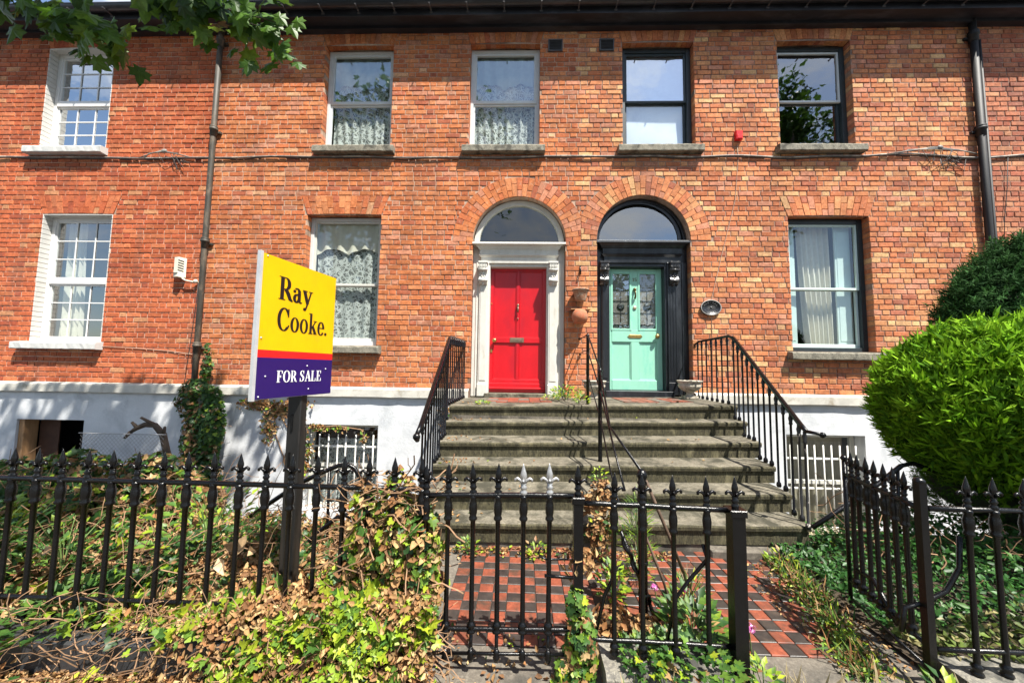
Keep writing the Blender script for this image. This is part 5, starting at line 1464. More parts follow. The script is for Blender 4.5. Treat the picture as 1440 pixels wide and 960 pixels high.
for (pts, m, lab) in (([(3.40, WY - .006, 5.13), (3.41, WY - .006, 4.9), (3.34, WY - .006, 4.2), (3.08, WY - .006, 3.2), (2.93, WY - .006, 2.6), (2.92, WY - .006, 1.2)], M_wirep, 'thin pale wire running down from the red alarm box past the plaque'),
                      ([(-5.28, WY - .03, 2.78), (-5.31, WY - .012, 2.4), (-5.36, WY - .012, 1.7), (-5.40, WY - .012, 1.16)], M_wire, 'thin black wire hanging below the cream signal box'),
                      ([(7.55, WY - .02, 4.9), (7.5, WY - .02, 4.4), (7.42, WY - .02, 3.9), (7.36, WY - .02, 3.2)], M_wire, 'dark wire right of the black drainpipe'),
                      ([(-7.1, WY - .01, 1.75), (-6.3, WY - .01, 1.72), (-5.7, WY - .01, 1.68), (-5.2, WY - .012, 1.62)], M_wirep, 'faint wire along the bricks under the white window')):
    mb = MB(); mb.tube(pts, .0048, 5); mb.build('wire', m, label=lab, cat='wire', org=Vector(pts[0]))
sb = thing('signal_box', 'cream plastic wireless box with slots on the red brick wall', 'box', (-5.5, WY, 2.95))
mb = MB()
v = [(-5.63, WY - .11), (-5.545, WY - .13), (-5.50, WY - .03), (-5.58, WY - .0)]
mb.add([(x, y, 2.87) for x, y in v] + [(x, y, 3.19) for x, y in v], [(0, 1, 5, 4), (1, 2, 6, 5), (2, 3, 7, 6), (3, 0, 4, 7), (4, 5, 6, 7), (3, 2, 1, 0)]); mb.build('case', M_cream, sb)
for k in range(5):
    z = 2.97 + k * .04; mb = MB(); mb.add([(-5.543, WY - .134, z), (-5.512, WY - .062, z - .012), (-5.512, WY - .062, z + .006), (-5.543, WY - .134, z + .018)], [(0, 1, 2, 3)]); mb.build('slot', M_wire, sb)
mb = MB(); mb.box(-5.634, -5.543, WY - .134, WY - .11, 2.925, 2.932); mb.build('seam', M_wire, sb)
mb = MB(); mb.tube([(-5.55, WY - .06, 2.87), (-5.46, WY - .07, 2.82), (-5.34, WY - .06, 2.80)], .012, 6); mb.tube([(-5.34, WY - .06, 2.80), (-5.30, WY, 2.80)], .012, 6); mb.ball((-5.31, WY - .05, 2.81), .032, 8); mb.build('bracket', M_cream, sb)
ab = thing('alarm_box', 'small red alarm box on the brick between two upper windows', 'alarm box', (3.41, WY, 5.25))
mb = MB(); mb.bbox(3.36, 3.465, WY - .06, WY, 5.18, 5.33, .008); mb.build('case', M_redbox, ab)
mb = MB(); mb.bbox(3.375, 3.45, WY - .066, WY - .058, 5.195, 5.255, .004); mb.build('cover', M_redbox, ab)
for h, x in (('B', .476), ('C', 1.323)):
    mb = MB(); ring(mb, x - .12, x + .12, 6.74, 6.95, .02, WY - .026, WY + .02); mb.box(x - .101, x + .101, WY - .008, WY + .01, 6.76, 6.93); vt = mb.build('air_vent', M_vent, HOUSE[h])
    for k in range(7):
        z = 6.765 + k * .026; mb = MB(); mb.add([(x - .1, WY - .024, z), (x + .1, WY - .024, z), (x + .1, WY - .010, z + .020), (x - .1, WY - .010, z + .020)], [(0, 1, 2, 3)]); mb.build('slat', M_vent, vt)
pq = thing('oval_plaque', 'oval black cast plaque on the brick right of the mint door', 'plaque', (2.91, WY, 2.47))
mb = MB(); n = 32
vs = []
for (k, y) in ((1.0, WY), (1.0, WY - .03), (.93, WY - .036), (.88, WY - .024), (0.0, WY - .026)):
    for i in range(n): a = 2 * math.pi * i / n; vs.append((2.91 + .155 * k * math.cos(a), y, 2.47 + .118 * k * math.sin(a)))
mb.add(vs, [(r * n + i, (r + 1) * n + i, (r + 1) * n + (i + 1) % n, r * n + (i + 1) % n) for r in range(4) for i in range(n)], None, True); mb.build('plate', mat('cast_plaque', (.012, .013, .016), .35, .3, 20, bmp=.2), pq)
mb = MB(); vs = []
for (k, y) in ((1.0, WY - .03), (1.02, WY - .037), (.94, WY - .04), (.90, WY - .03)):
    for i in range(n): a = 2 * math.pi * i / n; vs.append((2.91 + .157 * k * math.cos(a), y, 2.47 + .12 * k * math.sin(a)))
mb.add(vs, [(r * n + i, (r + 1) * n + i, (r + 1) * n + (i + 1) % n, r * n + (i + 1) % n) for r in range(3) for i in range(n)], None, True); mb.build('rim', mat('worn_rim', (.30, .29, .27), .4, .3, 20, bmp=.1), pq)
SEG = {'M': [((0, 0), (0, 1)), ((0, 1), (.3, .4)), ((.3, .4), (.6, 1)), ((.6, 1), (.6, 0))], 'A': [((0, 0), (.3, 1)), ((.3, 1), (.6, 0)), ((.12, .4), (.48, .4))], 'R': [((0, 0), (0, 1)), ((0, 1), (.5, .9)), ((.5, .9), (.5, .6)), ((.5, .6), (0, .5)), ((.1, .5), (.6, 0))],
       'I': [((.3, 0), (.3, 1))], 'E': [((0, 0), (0, 1)), ((0, 1), (.5, 1)), ((0, .5), (.4, .5)), ((0, 0), (.5, 0))], 'L': [((0, 0), (0, 1)), ((0, 0), (.5, 0))]}
mb = MB()
for i, c in enumerate('MARIREL'):
    a = math.radians(152 - i * 20.5); cx, cz = 2.91 + .112 * math.cos(a), 2.47 + .083 * math.sin(a)
    for (p, q) in SEG[c]:
        def tr(pt):
            x, z = (pt[0] - .3) * .028, (pt[1] - .5) * .032; b = (a - math.pi / 2) * .8
            return (cx + x * math.cos(b) - z * math.sin(b), WY - .028, cz + x * math.sin(b) + z * math.cos(b))
        mb.tube([tr(p), tr(q)], .0026, 4)
for i in range(6):
    a = math.radians(212 + i * 23); mb.tube([(2.91 + .098 * math.cos(a), WY - .028, 2.47 + .066 * math.sin(a)), (2.91 + .118 * math.cos(a), WY - .028, 2.47 + .087 * math.sin(a))], .003, 4)
for i in range(14):
    a = 2 * math.pi * i / 14; mb.tube([(2.91 + .02 * math.cos(a), WY - .027, 2.47 + .015 * math.sin(a)), (2.91 + .07 * math.cos(a), WY - .028, 2.47 + .05 * math.sin(a))], .002, 4)
mb.ball((2.91, WY - .03, 2.475), .014, 8); mb.build('relief', mat('relief_grey', (.16, .16, .16), .4, .3, 20, bmp=0), pq, kind='stuff')

# wall pots, hook, urns
def halfpot(prof, c, m, name, label, flip=False):
    mb = MB(); mb.lathe(prof, c, 14); 
    t = thing(name, label, 'plant pot', c, 'wall-hung terracotta pots'); mb.build('pot', m, t)
    return t
t = halfpot([(.075, 0), (.08, .01), (.098, .08), (.112, .14), (.125, .15), (.128, .185), (.112, .187), (.105, .15)], (.882, WY - .115, 2.535), M_terra, 'wall_pot', 'pale weathered clay pot on the brick pier, above the other one')
mb = MB(); mb.tube([(.882 + .13 * math.cos(a), WY - .115 + .13 * math.sin(a), 2.70) for a in np.linspace(0, 2 * math.pi, 17)], .005, 5); mb.tube([(.882, WY - .01, 2.70), (.882, WY, 2.70)], .02, 6); mb.build('ring', M_iron, t)
t = halfpot([(.085, 0), (.12, .06), (.13, .11), (.105, .18), (.075, .212), (.07, .21)], (.872, WY - .118, 2.19), M_terra2, 'wall_pot', 'red clay pot on the brick pier, below the paler pot')
mb = MB(); mb.bbox(.73, 1.03, WY - .15, WY + .0, 2.402, 2.414, .003); mb.build('shelf', M_wood, t)
mb = MB(); mb.tube([(.893, WY, 3.07), (.893, WY - .05, 3.06), (.893, WY - .07, 3.02), (.893, WY - .05, 2.98), (.893, WY - .035, 3.0)], .009, 6); mb.tube([(.893, WY - .01, 3.12), (.893, WY - .01, 2.98)], .011, 6)
mb.build('wall_hook', M_iron, label='black iron hook on the brick pier above the clay pots', cat='hook', org=Vector((.893, WY, 3.05)))
def urn(x, y, z, label, s=1.0):
    t = thing('stone_urn', label, 'urn', (x, y, z), 'small stone urns by the doors')
    mb = MB(); mb.bbox(x - .09 * s, x + .09 * s, y - .09 * s, y + .09 * s, z, z + .04 * s, .006); mb.build('plinth', M_urn, t)
    mb = MB(); mb.lathe([(.075 * s, .038 * s), (.06 * s, .05 * s), (.045 * s, .08 * s), (.055 * s, .095 * s), (.11 * s, .12 * s), (.155 * s, .165 * s), (.165 * s, .20 * s), (.15 * s, .215 * s), (.175 * s, .25 * s), (.185 * s, .262 * s), (.17 * s, .27 * s), (.14 * s, .255 * s), (.12 * s, .2 * s)], (x, y, z), 18); mb.build('bowl', M_urn, t)
urn(2.44, 5.50, 1.085, 'small pale stone urn on the landing right of the mint door', .98)
urn(1.06, 5.52, 1.06, 'stone urn tucked between the two doors behind the centre rail', .98)

# ------------------------------------------------------------------ vegetation
def up_n(n, tilt=.8, toward=(0, -.5, .7)):
    v = NR.normal(size=(n, 3)) * tilt + np.array(toward); return v
def choose(n, ng, kd):
    """ng bright-to-dark greens weights, kd share of dry leaves"""
    g = palette(n, GREENS, ng); d = palette(n, DRYS, [3, 2, 2, 1.2, 2])
    m = NR.rand(n) < kd
    return np.where(m[:, None], d, g)
def blob(n, c, r, shell=.35):
    v = NR.normal(size=(n, 3)); v /= np.linalg.norm(v, axis=1, keepdims=True)
    rad = 1 - shell * NR.rand(n) ** 1.5
    return np.array(c) + v * rad[:, None] * np.array(r), v
def twigs(name, n, fn, r=.0022, parent=None, m=None, ln=(.08, .3), seg=5, **kw):
    mb = MB()
    for i in range(n):
        p = Vector(fn()); d = Vector((R.gauss(0, 1), R.gauss(0, .6), R.gauss(0, .6))).normalized(); L = R.uniform(*ln)
        pts = [p.copy()]
        for k in range(seg):
            d = (d + Vector((R.gauss(0, .3), R.gauss(0, .3), R.gauss(0, .3)))).normalized(); p = p + d * L / seg; pts.append(p.copy())
        mb.tube(pts, [r * R.uniform(.6, 1.4)] * (seg + 1), 3, cap=False)
    return mb.build(name, m or M_twig, parent, **kw)

def ivy_plant(name, label, cat, base, P, nrm, size, tints, n_single=60, tm=T_IVY, m=M_leaf, twig_fn=None, ntw=0, group=None):
    t = thing(name, label, cat, base, group)
    # nearest big leaves are parts of their own
    d = np.linalg.norm(P - np.array([0, 0, EYE]), axis=1) / size
    idx = np.argsort(d); a = idx[:n_single]; b = idx[n_single:]
    if n_single: single_leaves(t, tm, P[a], nrm[a], size[a], tints[a], m)
    foliage('leaves', tm, P[b], nrm[b], size[b], tints[b], m, t, kind='stuff')
    if ntw: twigs('stems', ntw, twig_fn, parent=t, kind='stuff')
    return t

# left garden ground ivy: dark and leafy on the far left, dead and brown in the middle, bright shoots in front
n = 26000
x = rnd(n, -7.0, -.95); y = 1.92 + (3.36 - 1.92) * NR.rand(n) ** 1.1
L_ = np.clip((-1.6 - x) / .9, 0, 1)
tt = np.clip((y - 1.95) / 1.2, 0, 1)
L2 = np.clip((-2.5 - x) / .8, 0, 1)
top = .17 + tt * (.17 * L2 - .05 * (1 - L2)) + (.05 + .15 * tt * L2 + (.05 + .07 * L2) * vnoise(x, y, 2.6, 9)) 
z = .06 + (top - .06) * NR.rand(n) ** .45
kp = (vnoise(x, y, 3.4, 21) > -.22) | (NR.rand(n) < .3)      # bare dark hollows between the clumps
x, y, z, L_, L2, tt = x[kp], y[kp], z[kp], L_[kp], L2[kp], tt[kp]; n = len(x)
P = np.stack([x, y, z], 1)
brown = np.clip(.33 + .85 * vnoise(x, y, 1.3, 4) + .35 * np.exp(-((x + 2.0) / 1.1) ** 2) - .45 * np.clip((-3.0 - x) / 1.2, 0, 1), .05, .93)
isd = NR.rand(n) < brown
bright = np.clip(.05 + .7 * vnoise(x, y, 1.7, 2) + .5 * np.exp(-((y - 2.0) / .25) ** 2) * (x > -3.2), 0, 1)
g1 = palette(n, GREENS[:3], [3.5, 3, .7], .35); g2 = palette(n, GREENS[2:], [2, 3, 2])
T = np.where(isd[:, None], palette(n, DRYS, [3, 2, 2, 1.2, 2]), np.where((NR.rand(n) < bright)[:, None], g2, g1))
S = rnd(n, .028, .06) * (1 + .25 * (x < -2.6))
ivA = thing('garden_ivy', 'mat of green and dead brown ivy filling the garden behind the left railing', 'ivy', (-3.2, 2.6, .15))
mI = ~isd
dd = np.argsort(np.linalg.norm(P[mI] - np.array([0, 0, EYE]), axis=1) / S[mI])
a, b = dd[:170], dd[170:]
nrm = up_n(n, .6)
single_leaves(ivA, T_IVY, P[mI][a], nrm[mI][a], S[mI][a] * 1.05, T[mI][a], M_leaf)
foliage('leaves', T_IVY, P[mI][b], nrm[mI][b], S[mI][b], T[mI][b], M_leaf, ivA, kind='stuff')
foliage('dead_leaves', T_DRY, P[isd], nrm[isd], S[isd] * .85, T[isd], M_dry, ivA, kind='stuff')
twigs('stems', 700, lambda: (R.uniform(-5, -1.0), R.uniform(1.95, 3.3), R.uniform(.15, .5)), .0022, ivA, kind='stuff', ln=(.1, .4))

# ivy spilling over the kerb onto the pavement, and litter
def spill(n, x0, x1, kd, base_prof, ng, name, label, singles=60, dens=None, leafs=(.026, .062)):
    x = rnd(n, x0, x1)
    if dens is not None: x = x[NR.rand(n) < dens(x)]; n = len(x)
    u = NR.rand(n)
    # path over the kerb: from the garden (u=0) over the edge (.5) and down the face (1)
    y = np.where(u < .45, 2.05 - u / .45 * .27, 1.785 - (u - .45) * .12) + rnd(n, -.03, .0)
    z = np.where(u < .45, .19 + .16 * base_prof(x), (.19 + .16 * base_prof(x)) * (1 - (u - .45) / .55) + .0) + rnd(n, 0, .05)
    kp = (u < .42) | (NR.rand(n) < np.clip((x + 1.75) / .8, .05, 1)) | (x < -2.3) * (NR.rand(n) < .3)
    x, y, z, u = x[kp], y[kp], z[kp], u[kp]; n = len(x)
    P = np.stack([x, y, z], 1); S = rnd(n, *leafs)
    grn = (vnoise(x * 1.0, y + z * 1.6, 2.6, 14) + .5 * NR.normal(size=n) * .55) > (kd - .5) * .75
    T = np.where(grn[:, None], choose(n, ng, .06), choose(n, ng, .97)); S = np.where(grn, S * 1.12, S * .85); nr = up_n(n, .6, (0, -.8, .6))
    dry = T[:, 0] > T[:, 1] * 1.25
    t = thing(name, label, 'ivy', (x0 / 2 + x1 / 2, 1.9, .1))
    Pg, Sg, Tg, Ng = P[~dry], S[~dry], T[~dry], nr[~dry]
    single_leaves(t, T_IVY, Pg[:singles], Ng[:singles], Sg[:singles] * 1.15, Tg[:singles], M_leaf)
    foliage('leaves', T_IVY, Pg[singles:], Ng[singles:], Sg[singles:], Tg[singles:], M_leaf, t, kind='stuff')
    foliage('dead_leaves', T_DRY, P[dry], nr[dry], S[dry] * .8, T[dry], M_dry, t, kind='stuff')
    twigs('stems', 330, lambda: (R.uniform(x0, x1), R.uniform(1.74, 1.86), R.uniform(.0, .3)), .002, t, kind='stuff', ln=(.08, .3))
    return t
spill(6600, -2.0, -.38, .62, lambda x: .15 + .9 * np.clip((x + 1.7) / .9, 0, 1), [.6, 1, 2, 4, 3], 'trailing_ivy', 'yellow-green and withered ivy trailing over the kerb wall below the sale sign', 190, lambda x: np.clip((x + 2.15) / .7, .06, 1))
spill(300, -4.2, -2.0, .5, lambda x: .0 * x, [2, 2, 2, 2, 1], 'trailing_ivy', 'sparse bare ivy stems over the dark kerb wall at the far left', 40)
# tall mass of ivy swallowing the end of the railing
parts = [((-.80, 1.93, .58), (.08, .10, .33), 650, .55), ((-.64, 1.95, .55), (.13, .12, .40), 1300, .62), ((-.50, 1.93, .45), (.10, .10, .36), 900, .35), ((-.72, 1.9, .22), (.30, .14, .22), 1700, .5), ((-.93, 1.95, .34), (.10, .10, .16), 260, .5)]
Ps, Ns, Ts, Ss = [], [], [], []
for c, r, k, kd in parts:
    p, v = blob(k, c, r, .8); Ps.append(p); Ns.append(v + np.array([0, -.6, .35]) + NR.normal(size=v.shape) * .45); Ts.append(choose(k, [1.2, 1.5, 2, 2.5, 1.6], kd)); Ss.append(rnd(k, .028, .06))
P, Nn, T, S = map(np.concatenate, (Ps, Ns, Ts, Ss))
dry = T[:, 0] > T[:, 1] * 1.25
ivB = thing('ivy_mass', 'tall tangle of green and withered ivy swallowing the end of the left railing', 'ivy', (-.7, 1.93, 0))
o_ = np.argsort(P[~dry][:, 1]); a, b = o_[:150], o_[150:]
single_leaves(ivB, T_IVY, P[~dry][a], Nn[~dry][a], S[~dry][a] * 1.2, T[~dry][a], M_leaf)
foliage('leaves', T_IVY, P[~dry][b], Nn[~dry][b], S[~dry][b], T[~dry][b], M_leaf, ivB, kind='stuff')
foliage('dead_leaves', T_DRY, P[dry], Nn[dry], S[dry], T[dry], M_dry, ivB, kind='stuff')
twigs('stems', 260, lambda: (R.uniform(-.9, -.45), R.uniform(1.85, 2.0), R.uniform(.05, .9)), .0028, ivB, kind='stuff')

# back of the left garden: shrubby ivy, vine arch, wire mesh
Ps, Ns, Ts, Ss = [], [], [], []
for c, r, k, kd, dk in (((-3.9, 3.2, .34), (.5, .22, .36), 1400, .12, 0), ((-3.25, 3.25, .36), (.42, .22, .33), 1200, .3, 0), ((-4.7, 3.2, .3), (.6, .3, .3), 1300, .12, 0), ((-2.85, 3.2, .28), (.25, .2, .22), 520, .6, 0), ((-5.6, 3.2, .25), (.6, .3, .3), 800, .1, 0)):
    p, v = blob(k, c, r, .5); Ps.append(p); Ns.append(v + NR.normal(size=v.shape) * .5 + np.array([0, -.3, .4])); Ts.append(choose(k, [4, 4, 2, .6, .2], kd)); Ss.append(rnd(k, .04, .075))
P, Nn, T, S = map(np.concatenate, (Ps, Ns, Ts, Ss))
ivy_plant('ivy_bush', 'dark leafy ivy shrubs behind the left railing below the open basement window', 'bush', (-3.9, 3.3, .2), P, Nn, S, T, 60, twig_fn=lambda: (R.uniform(-4.6, -2.6), R.uniform(3.05, 3.3), R.uniform(.2, .6)), ntw=120)
mb = MB(); mb.tube([(-3.38, 3.62, .05), (-3.40, 3.6, .35), (-3.48, 3.6, .62), (-3.53, 3.6, .78), (-3.62, 3.6, .87), (-3.72, 3.6, .875), (-3.80, 3.6, .84), (-3.86, 3.6, .80)], [.04, .036, .03, .03, .026, .026, .022, .015], 7)
for p in ([(-3.53, 3.6, .78), (-3.5, 3.58, .86)], [(-3.80, 3.6, .84), (-3.84, 3.58, .9)], [(-3.86, 3.6, .80), (-3.92, 3.6, .74)], [(-3.62, 3.6, .87), (-3.72, 3.55, .95)]): mb.tube(p, [.02, .012], 5)
mb.build('dead_vine', M_bark, label='thick dead vine stem arching over like a hook beside the ivy column', cat='vine', org=Vector((-3.4, 3.6, .1)))
wm = thing('wire_mesh', 'panel of diamond wire mesh standing behind the ivy shrubs', 'wire mesh', (-3.7, 3.5, .2))
mb = MB()
MX0, MX1, MZ0, MZ1 = -4.25, -3.42, .30, .80
for s_ in (-1, 1):
    for k in range(60):
        c_ = -2.0 + k * .04          # x*s = z + const, clipped to the panel
        lo, hi = max(MX0, MX0 + c_ if s_ > 0 else MX0), MX1
        pts = []
        for z_ in (MZ0, MZ1):
            x_ = (MX0 + c_ + (z_ - MZ0)) if s_ > 0 else (MX0 + c_ + 1.0 - (z_ - MZ0)); pts.append((x_, z_))
        (xa_, za_), (xb_, zb2) = pts
        t0, t1 = 0.0, 1.0
        for (lim, sg_) in ((MX0, 1), (MX1, -1)):
            fa, fb = (xa_ - lim) * sg_, (xb_ - lim) * sg_
            if fa < 0 and fb < 0: t1 = -1
            elif fa < 0: t0 = max(t0, fa / (fa - fb))
            elif fb < 0: t1 = min(t1, fa / (fa - fb))
        if t1 > t0 + .02: mb.tube([(xa_ + (xb_ - xa_) * t0, 3.5, za_ + (zb2 - za_) * t0), (xa_ + (xb_ - xa_) * t1, 3.5, za_ + (zb2 - za_) * t1)], .0016, 3, cap=False)
mb.build('mesh', M_galv, wm, kind='stuff')
mb = MB(); mb.tube([(-4.27, 3.5, .80), (-3.40, 3.5, .80)], .004, 4); mb.build('top_wire', M_galv, wm)
# ivy column on the drainpipe, and withered creepers on the basement wall
Ps, Ns, Ts, Ss = [], [], [], []
for c, r, k, kd in (((-4.72, 5.55, .55), (.20, .12, .60), 1500, .04), ((-4.98, 5.55, .3), (.17, .10, .60), 900, .45), ((-4.75, 5.5, -.3), (.26, .14, .6), 1200, .1), ((-5.0, 5.55, 1.1), (.22, .07, .15), 260, .25), ((-4.95, 5.66, 1.45), (.07, .05, .35), 150, .2), ((-5.25, 5.68, .9), (.2, .04, .25), 160, .2), ((-5.02, 5.5, -.5), (.2, .12, .5), 700, .75)):
    p, v = blob(k, c, r, .5); Ps.append(p); Ns.append(v + NR.normal(size=v.shape) * .4 + np.array([0, -.6, .3])); Ts.append(choose(k, [5, 4, 1.4, .4, .1], kd)); Ss.append(rnd(k, .045, .08))
P, Nn, T, S = map(np.concatenate, (Ps, Ns, Ts, Ss))
ivy_plant('ivy_column', 'thick column of dark ivy climbing the foot of the brown drainpipe', 'ivy', (-4.9, 5.6, -1), P, Nn, S, T, 60, twig_fn=lambda: (R.uniform(-5.1, -4.6), 5.6, R.uniform(-.8, 1.2)), ntw=60)
def creeper(label, cells, n, kd, stems):
    Ps, Ts = [], []
    for (x, z, rx, rz, k) in cells:
        p, v = blob(k, (x, WY - .05, z), (rx, .035, rz), 1.0); Ps.append(p)
    P = np.concatenate(Ps); k = len(P); T = choose(k, [1, 2, 2, 1, .5], kd); S = rnd(k, .04, .07); nr = up_n(k, .5, (0, -1, .2))
    t = thing('withered_creeper', label, 'creeper', (cells[0][0], WY, cells[0][1]), 'withered creepers on the basement wall')
    foliage('dead_leaves', T_DRY, P, nr, S, T, M_dry, t, kind='stuff')
    mb = MB()
    for st_ in stems: mb.tube([(x, WY - .028, z) for x, z in st_], .009, 5)
    mb.build('stems', M_twig, t, kind='stuff')
creeper('withered brown creeper hanging from the ledge behind the sale sign post', [(-4.15, .86, .35, .10, 190), (-3.75, .78, .32, .16, 260), (-3.95, .5, .14, .28, 140), (-3.5, .88, .3, .08, 110), (-3.45, .35, .10, .32, 150), (-3.38, -.1, .09, .35, 120)], 0, .86,
        [[(-3.9, .8), (-3.85, .4), (-3.72, .1), (-3.6, -.2), (-3.55, -.8)], [(-3.5, .8), (-3.55, .3), (-3.62, -.1), (-3.58, -.5)], [(-3.8, .7), (-3.6, .4), (-3.7, 0), (-3.5, -.5)], [(-3.4, .8), (-3.42, .2), (-3.46, -.6)], [(-4.4, .9), (-4.0, .85), (-3.6, .86)]])
creeper('small withered creeper between the basement window and the left stair rail', [(-1.18, .80, .09, .17, 60), (-1.2, .5, .05, .15, 16)], 0, .8, [[(-1.15, .95), (-1.2, .5), (-1.25, 0), (-1.2, -.5)]])
creeper('dead creeper strands over the barred left basement window', [(-3.2, .52, .22, .06, 60), (-2.85, .5, .2, .05, 40), (-2.45, .38, .07, .10, 25), (-3.3, .15, .09, .4, 90)], 0, .7, [[(-3.3, .5), (-2.9, .55), (-2.5, .5), (-2.42, .3)]])

# litter on the pavement and in the corners
def litter(label, n, fx, fy, fz, size=(.018, .04), kd=.9):
    x, y = fx(n), fy(n); z = fz(x, y) + rnd(n, .002, .014)
    T = choose(n, [1, 1, 2, 2, 1], kd); P = np.stack([x, y, z], 1)
    o = foliage('leaf_litter', T_DRY, P, up_n(n, .45, (0, 0, 1)), rnd(n, *size), T, M_dry, None, kind='stuff')
    o['label'] = label; o['category'] = 'dead leaves'; return o
litter('thick orange-brown leaf litter on the pavement below the left kerb wall', 7000, lambda n: rnd(n, -4.6, -.2), lambda n: 1.50 + .31 * NR.rand(n) ** .6, lambda x, y: 0 * x + .004, (.018, .038), .93)
litter('scattered dead leaves on the concrete before the closed gate', 260, lambda n: rnd(n, -.5, .9), lambda n: rnd(n, 1.7, 2.2), lambda x, y: 0 * x)
litter('dead leaves collected at the foot of the stone steps', 620, lambda n: rnd(n, -.85, 1.2), lambda n: 3.15 - np.abs(NR.normal(size=n)) * .07, lambda x, y: .004 + 0 * x)
for k, (yy, zz) in enumerate(zip([4.58, 4.37, 4.02, 3.71, 3.42, 3.16], [1.05 - .165 * k for k in range(6)])):
    n_ = 26 if k else 12
    xs = np.where(NR.rand(n_) < .75, -.86 + np.abs(NR.normal(size=n_)) * .25, rnd(n_, -.8, 2.2))
    P = np.stack([xs, yy + rnd(n_, .03, .25 if k else .5), zz + slope(xs) + .008], 1)
    o = foliage('leaf_litter', T_DRY, P, up_n(n_, .4, (0, 0, 1)), rnd(n_, .02, .045), choose(n_, [1, 1, 1, 1, 1], .92), M_dry, None, kind='stuff'); o['label'] = 'few dead leaves caught on the worn granite steps'; o['category'] = 'dead leaves'; o['group'] = 'dead leaves on the steps'
litter('dead leaves gathered along the right edge of the tiles', 420, lambda n: rnd(n, 1.6, 2.1), lambda n: rnd(n, 2.0, 3.0), lambda x, y: 0 * x + .006, (.012, .03))

# weeds
def weed(label, c, r, h, n, kind=T_LEAF, size=(.03, .05), pal=(.5, 1, 2, 3, 1.4), kd=.05, cat='weed', group='weeds in the paving', spread=1.0, stems=0, name='weed'):
    t = thing(name, label, cat, c, group)
    a = rnd(n, 0, 2 * np.pi); rr = r * np.sqrt(NR.rand(n)) * spread; zz = h * NR.rand(n) ** .8
    P = np.stack([c[0] + rr * np.cos(a), c[1] + rr * np.sin(a), c[2] + zz * (1 - .45 * (rr / r) ** 2)], 1)
    out = np.stack([np.cos(a), np.sin(a), rnd(n, .3, 1.6)], 1)
    nr = np.stack([-np.cos(a) * .4, -np.sin(a) * .4 - .3, rnd(n, .4, 1.0)], 1)
    foliage('leaves', kind, P, nr, rnd(n, *size), choose(n, list(pal), kd), M_leaf, t, out, kind='stuff')
    if stems:
        mb = MB()
        for i in range(stems):
            an = R.uniform(0, 6.28); q = R.uniform(.2, 1) * r
            mb.tube([c, (c[0] + q * .4 * math.cos(an), c[1] + q * .4 * math.sin(an), c[2] + h * .5), (c[0] + q * math.cos(an), c[1] + q * math.sin(an), c[2] + h * R.uniform(.7, 1))], .002, 3)
        mb.build('stems', mat('green_stem', (.10, .16, .04), .7, .2, 20, bmp=0), t, kind='stuff')
    return t
weed('bright green weed tuft at the foot of the steps behind the closed gate, left one', (-.42, 3.06, .0), .07, .13, 46, stems=5)
weed('bright green weed tuft at the foot of the steps behind the silver-tipped bars', (.12, 3.06, .0), .08, .11, 44, stems=4)
weed('weed rosette in the landing corner left of the red door', (-.50, 4.72, 1.02), .09, .05, 50, size=(.03, .05))
weed('clump of green weeds on the landing between the two doors', (.62, 5.3, 1.05), .22, .2, 150, size=(.04, .07), stems=8)
weed('small weeds at the foot of the white pilaster right of the red door', (.40, 5.1, 1.05), .13, .09, 50, size=(.03, .05))
weed('weeds at the centre post base on the top step', (.74, 4.7, 1.05), .09, .12, 40, size=(.04, .06))
weed('green shoots growing by the lower centre post on the steps', (.74, 3.62, .42), .07, .14, 36, stems=4)
weed('tall feathery weed growing up beside the round newel post', (.84, 2.75, 0), .09, .66, 300, T_BLADE, (.05, .09), (1, 2, 3, 2, .5), stems=10)
weed('leafy weed at the foot of the newel post', (.60, 2.55, 0), .10, .22, 80, size=(.04, .06), stems=6)
weed('weed with long leaves right of the twisted bar', (.95, 2.15, 0), .16, .26, 130, T_LEAF, (.05, .09), (2, 3, 3, 1, .3), stems=10)
weed('pale grassy weed beyond the newel post on the tiles', (1.06, 2.45, 0), .10, .26, 110, T_BLADE, (.05, .10), (1, 2, 3, 2, 1), .3, stems=10)
weed('ivy tuft creeping over the granite block under the middle railing', (.82, 1.88, .09), .20, .10, 170, T_IVY, (.03, .05), (2, 3, 2, 1, .3))
weed('ivy tuft on the granite block beside the square gate post', (.60, 1.90, .09), .13, .08, 90, T_IVY, (.028, .045), (2, 3, 2, 1, .3))
weed('green weed at the foot of the thick square gate post', (1.12, 1.83, 0), .06, .16, 60, stems=4)
weed('small weed at the corner of the steps beyond the tiles', (2.0, 3.0, 0), .10, .12, 60, stems=4)
weed('light green weed growing at the foot of the slim hinge post', (1.93, 1.84, .04), .05, .07, 26, size=(.04, .06))
weed('leafy weed by the basement sill beyond the open gate', (2.55, 3.15, .0), .14, .22, 90, size=(.04, .06), pal=(2, 3, 2, 1, .2), stems=6)
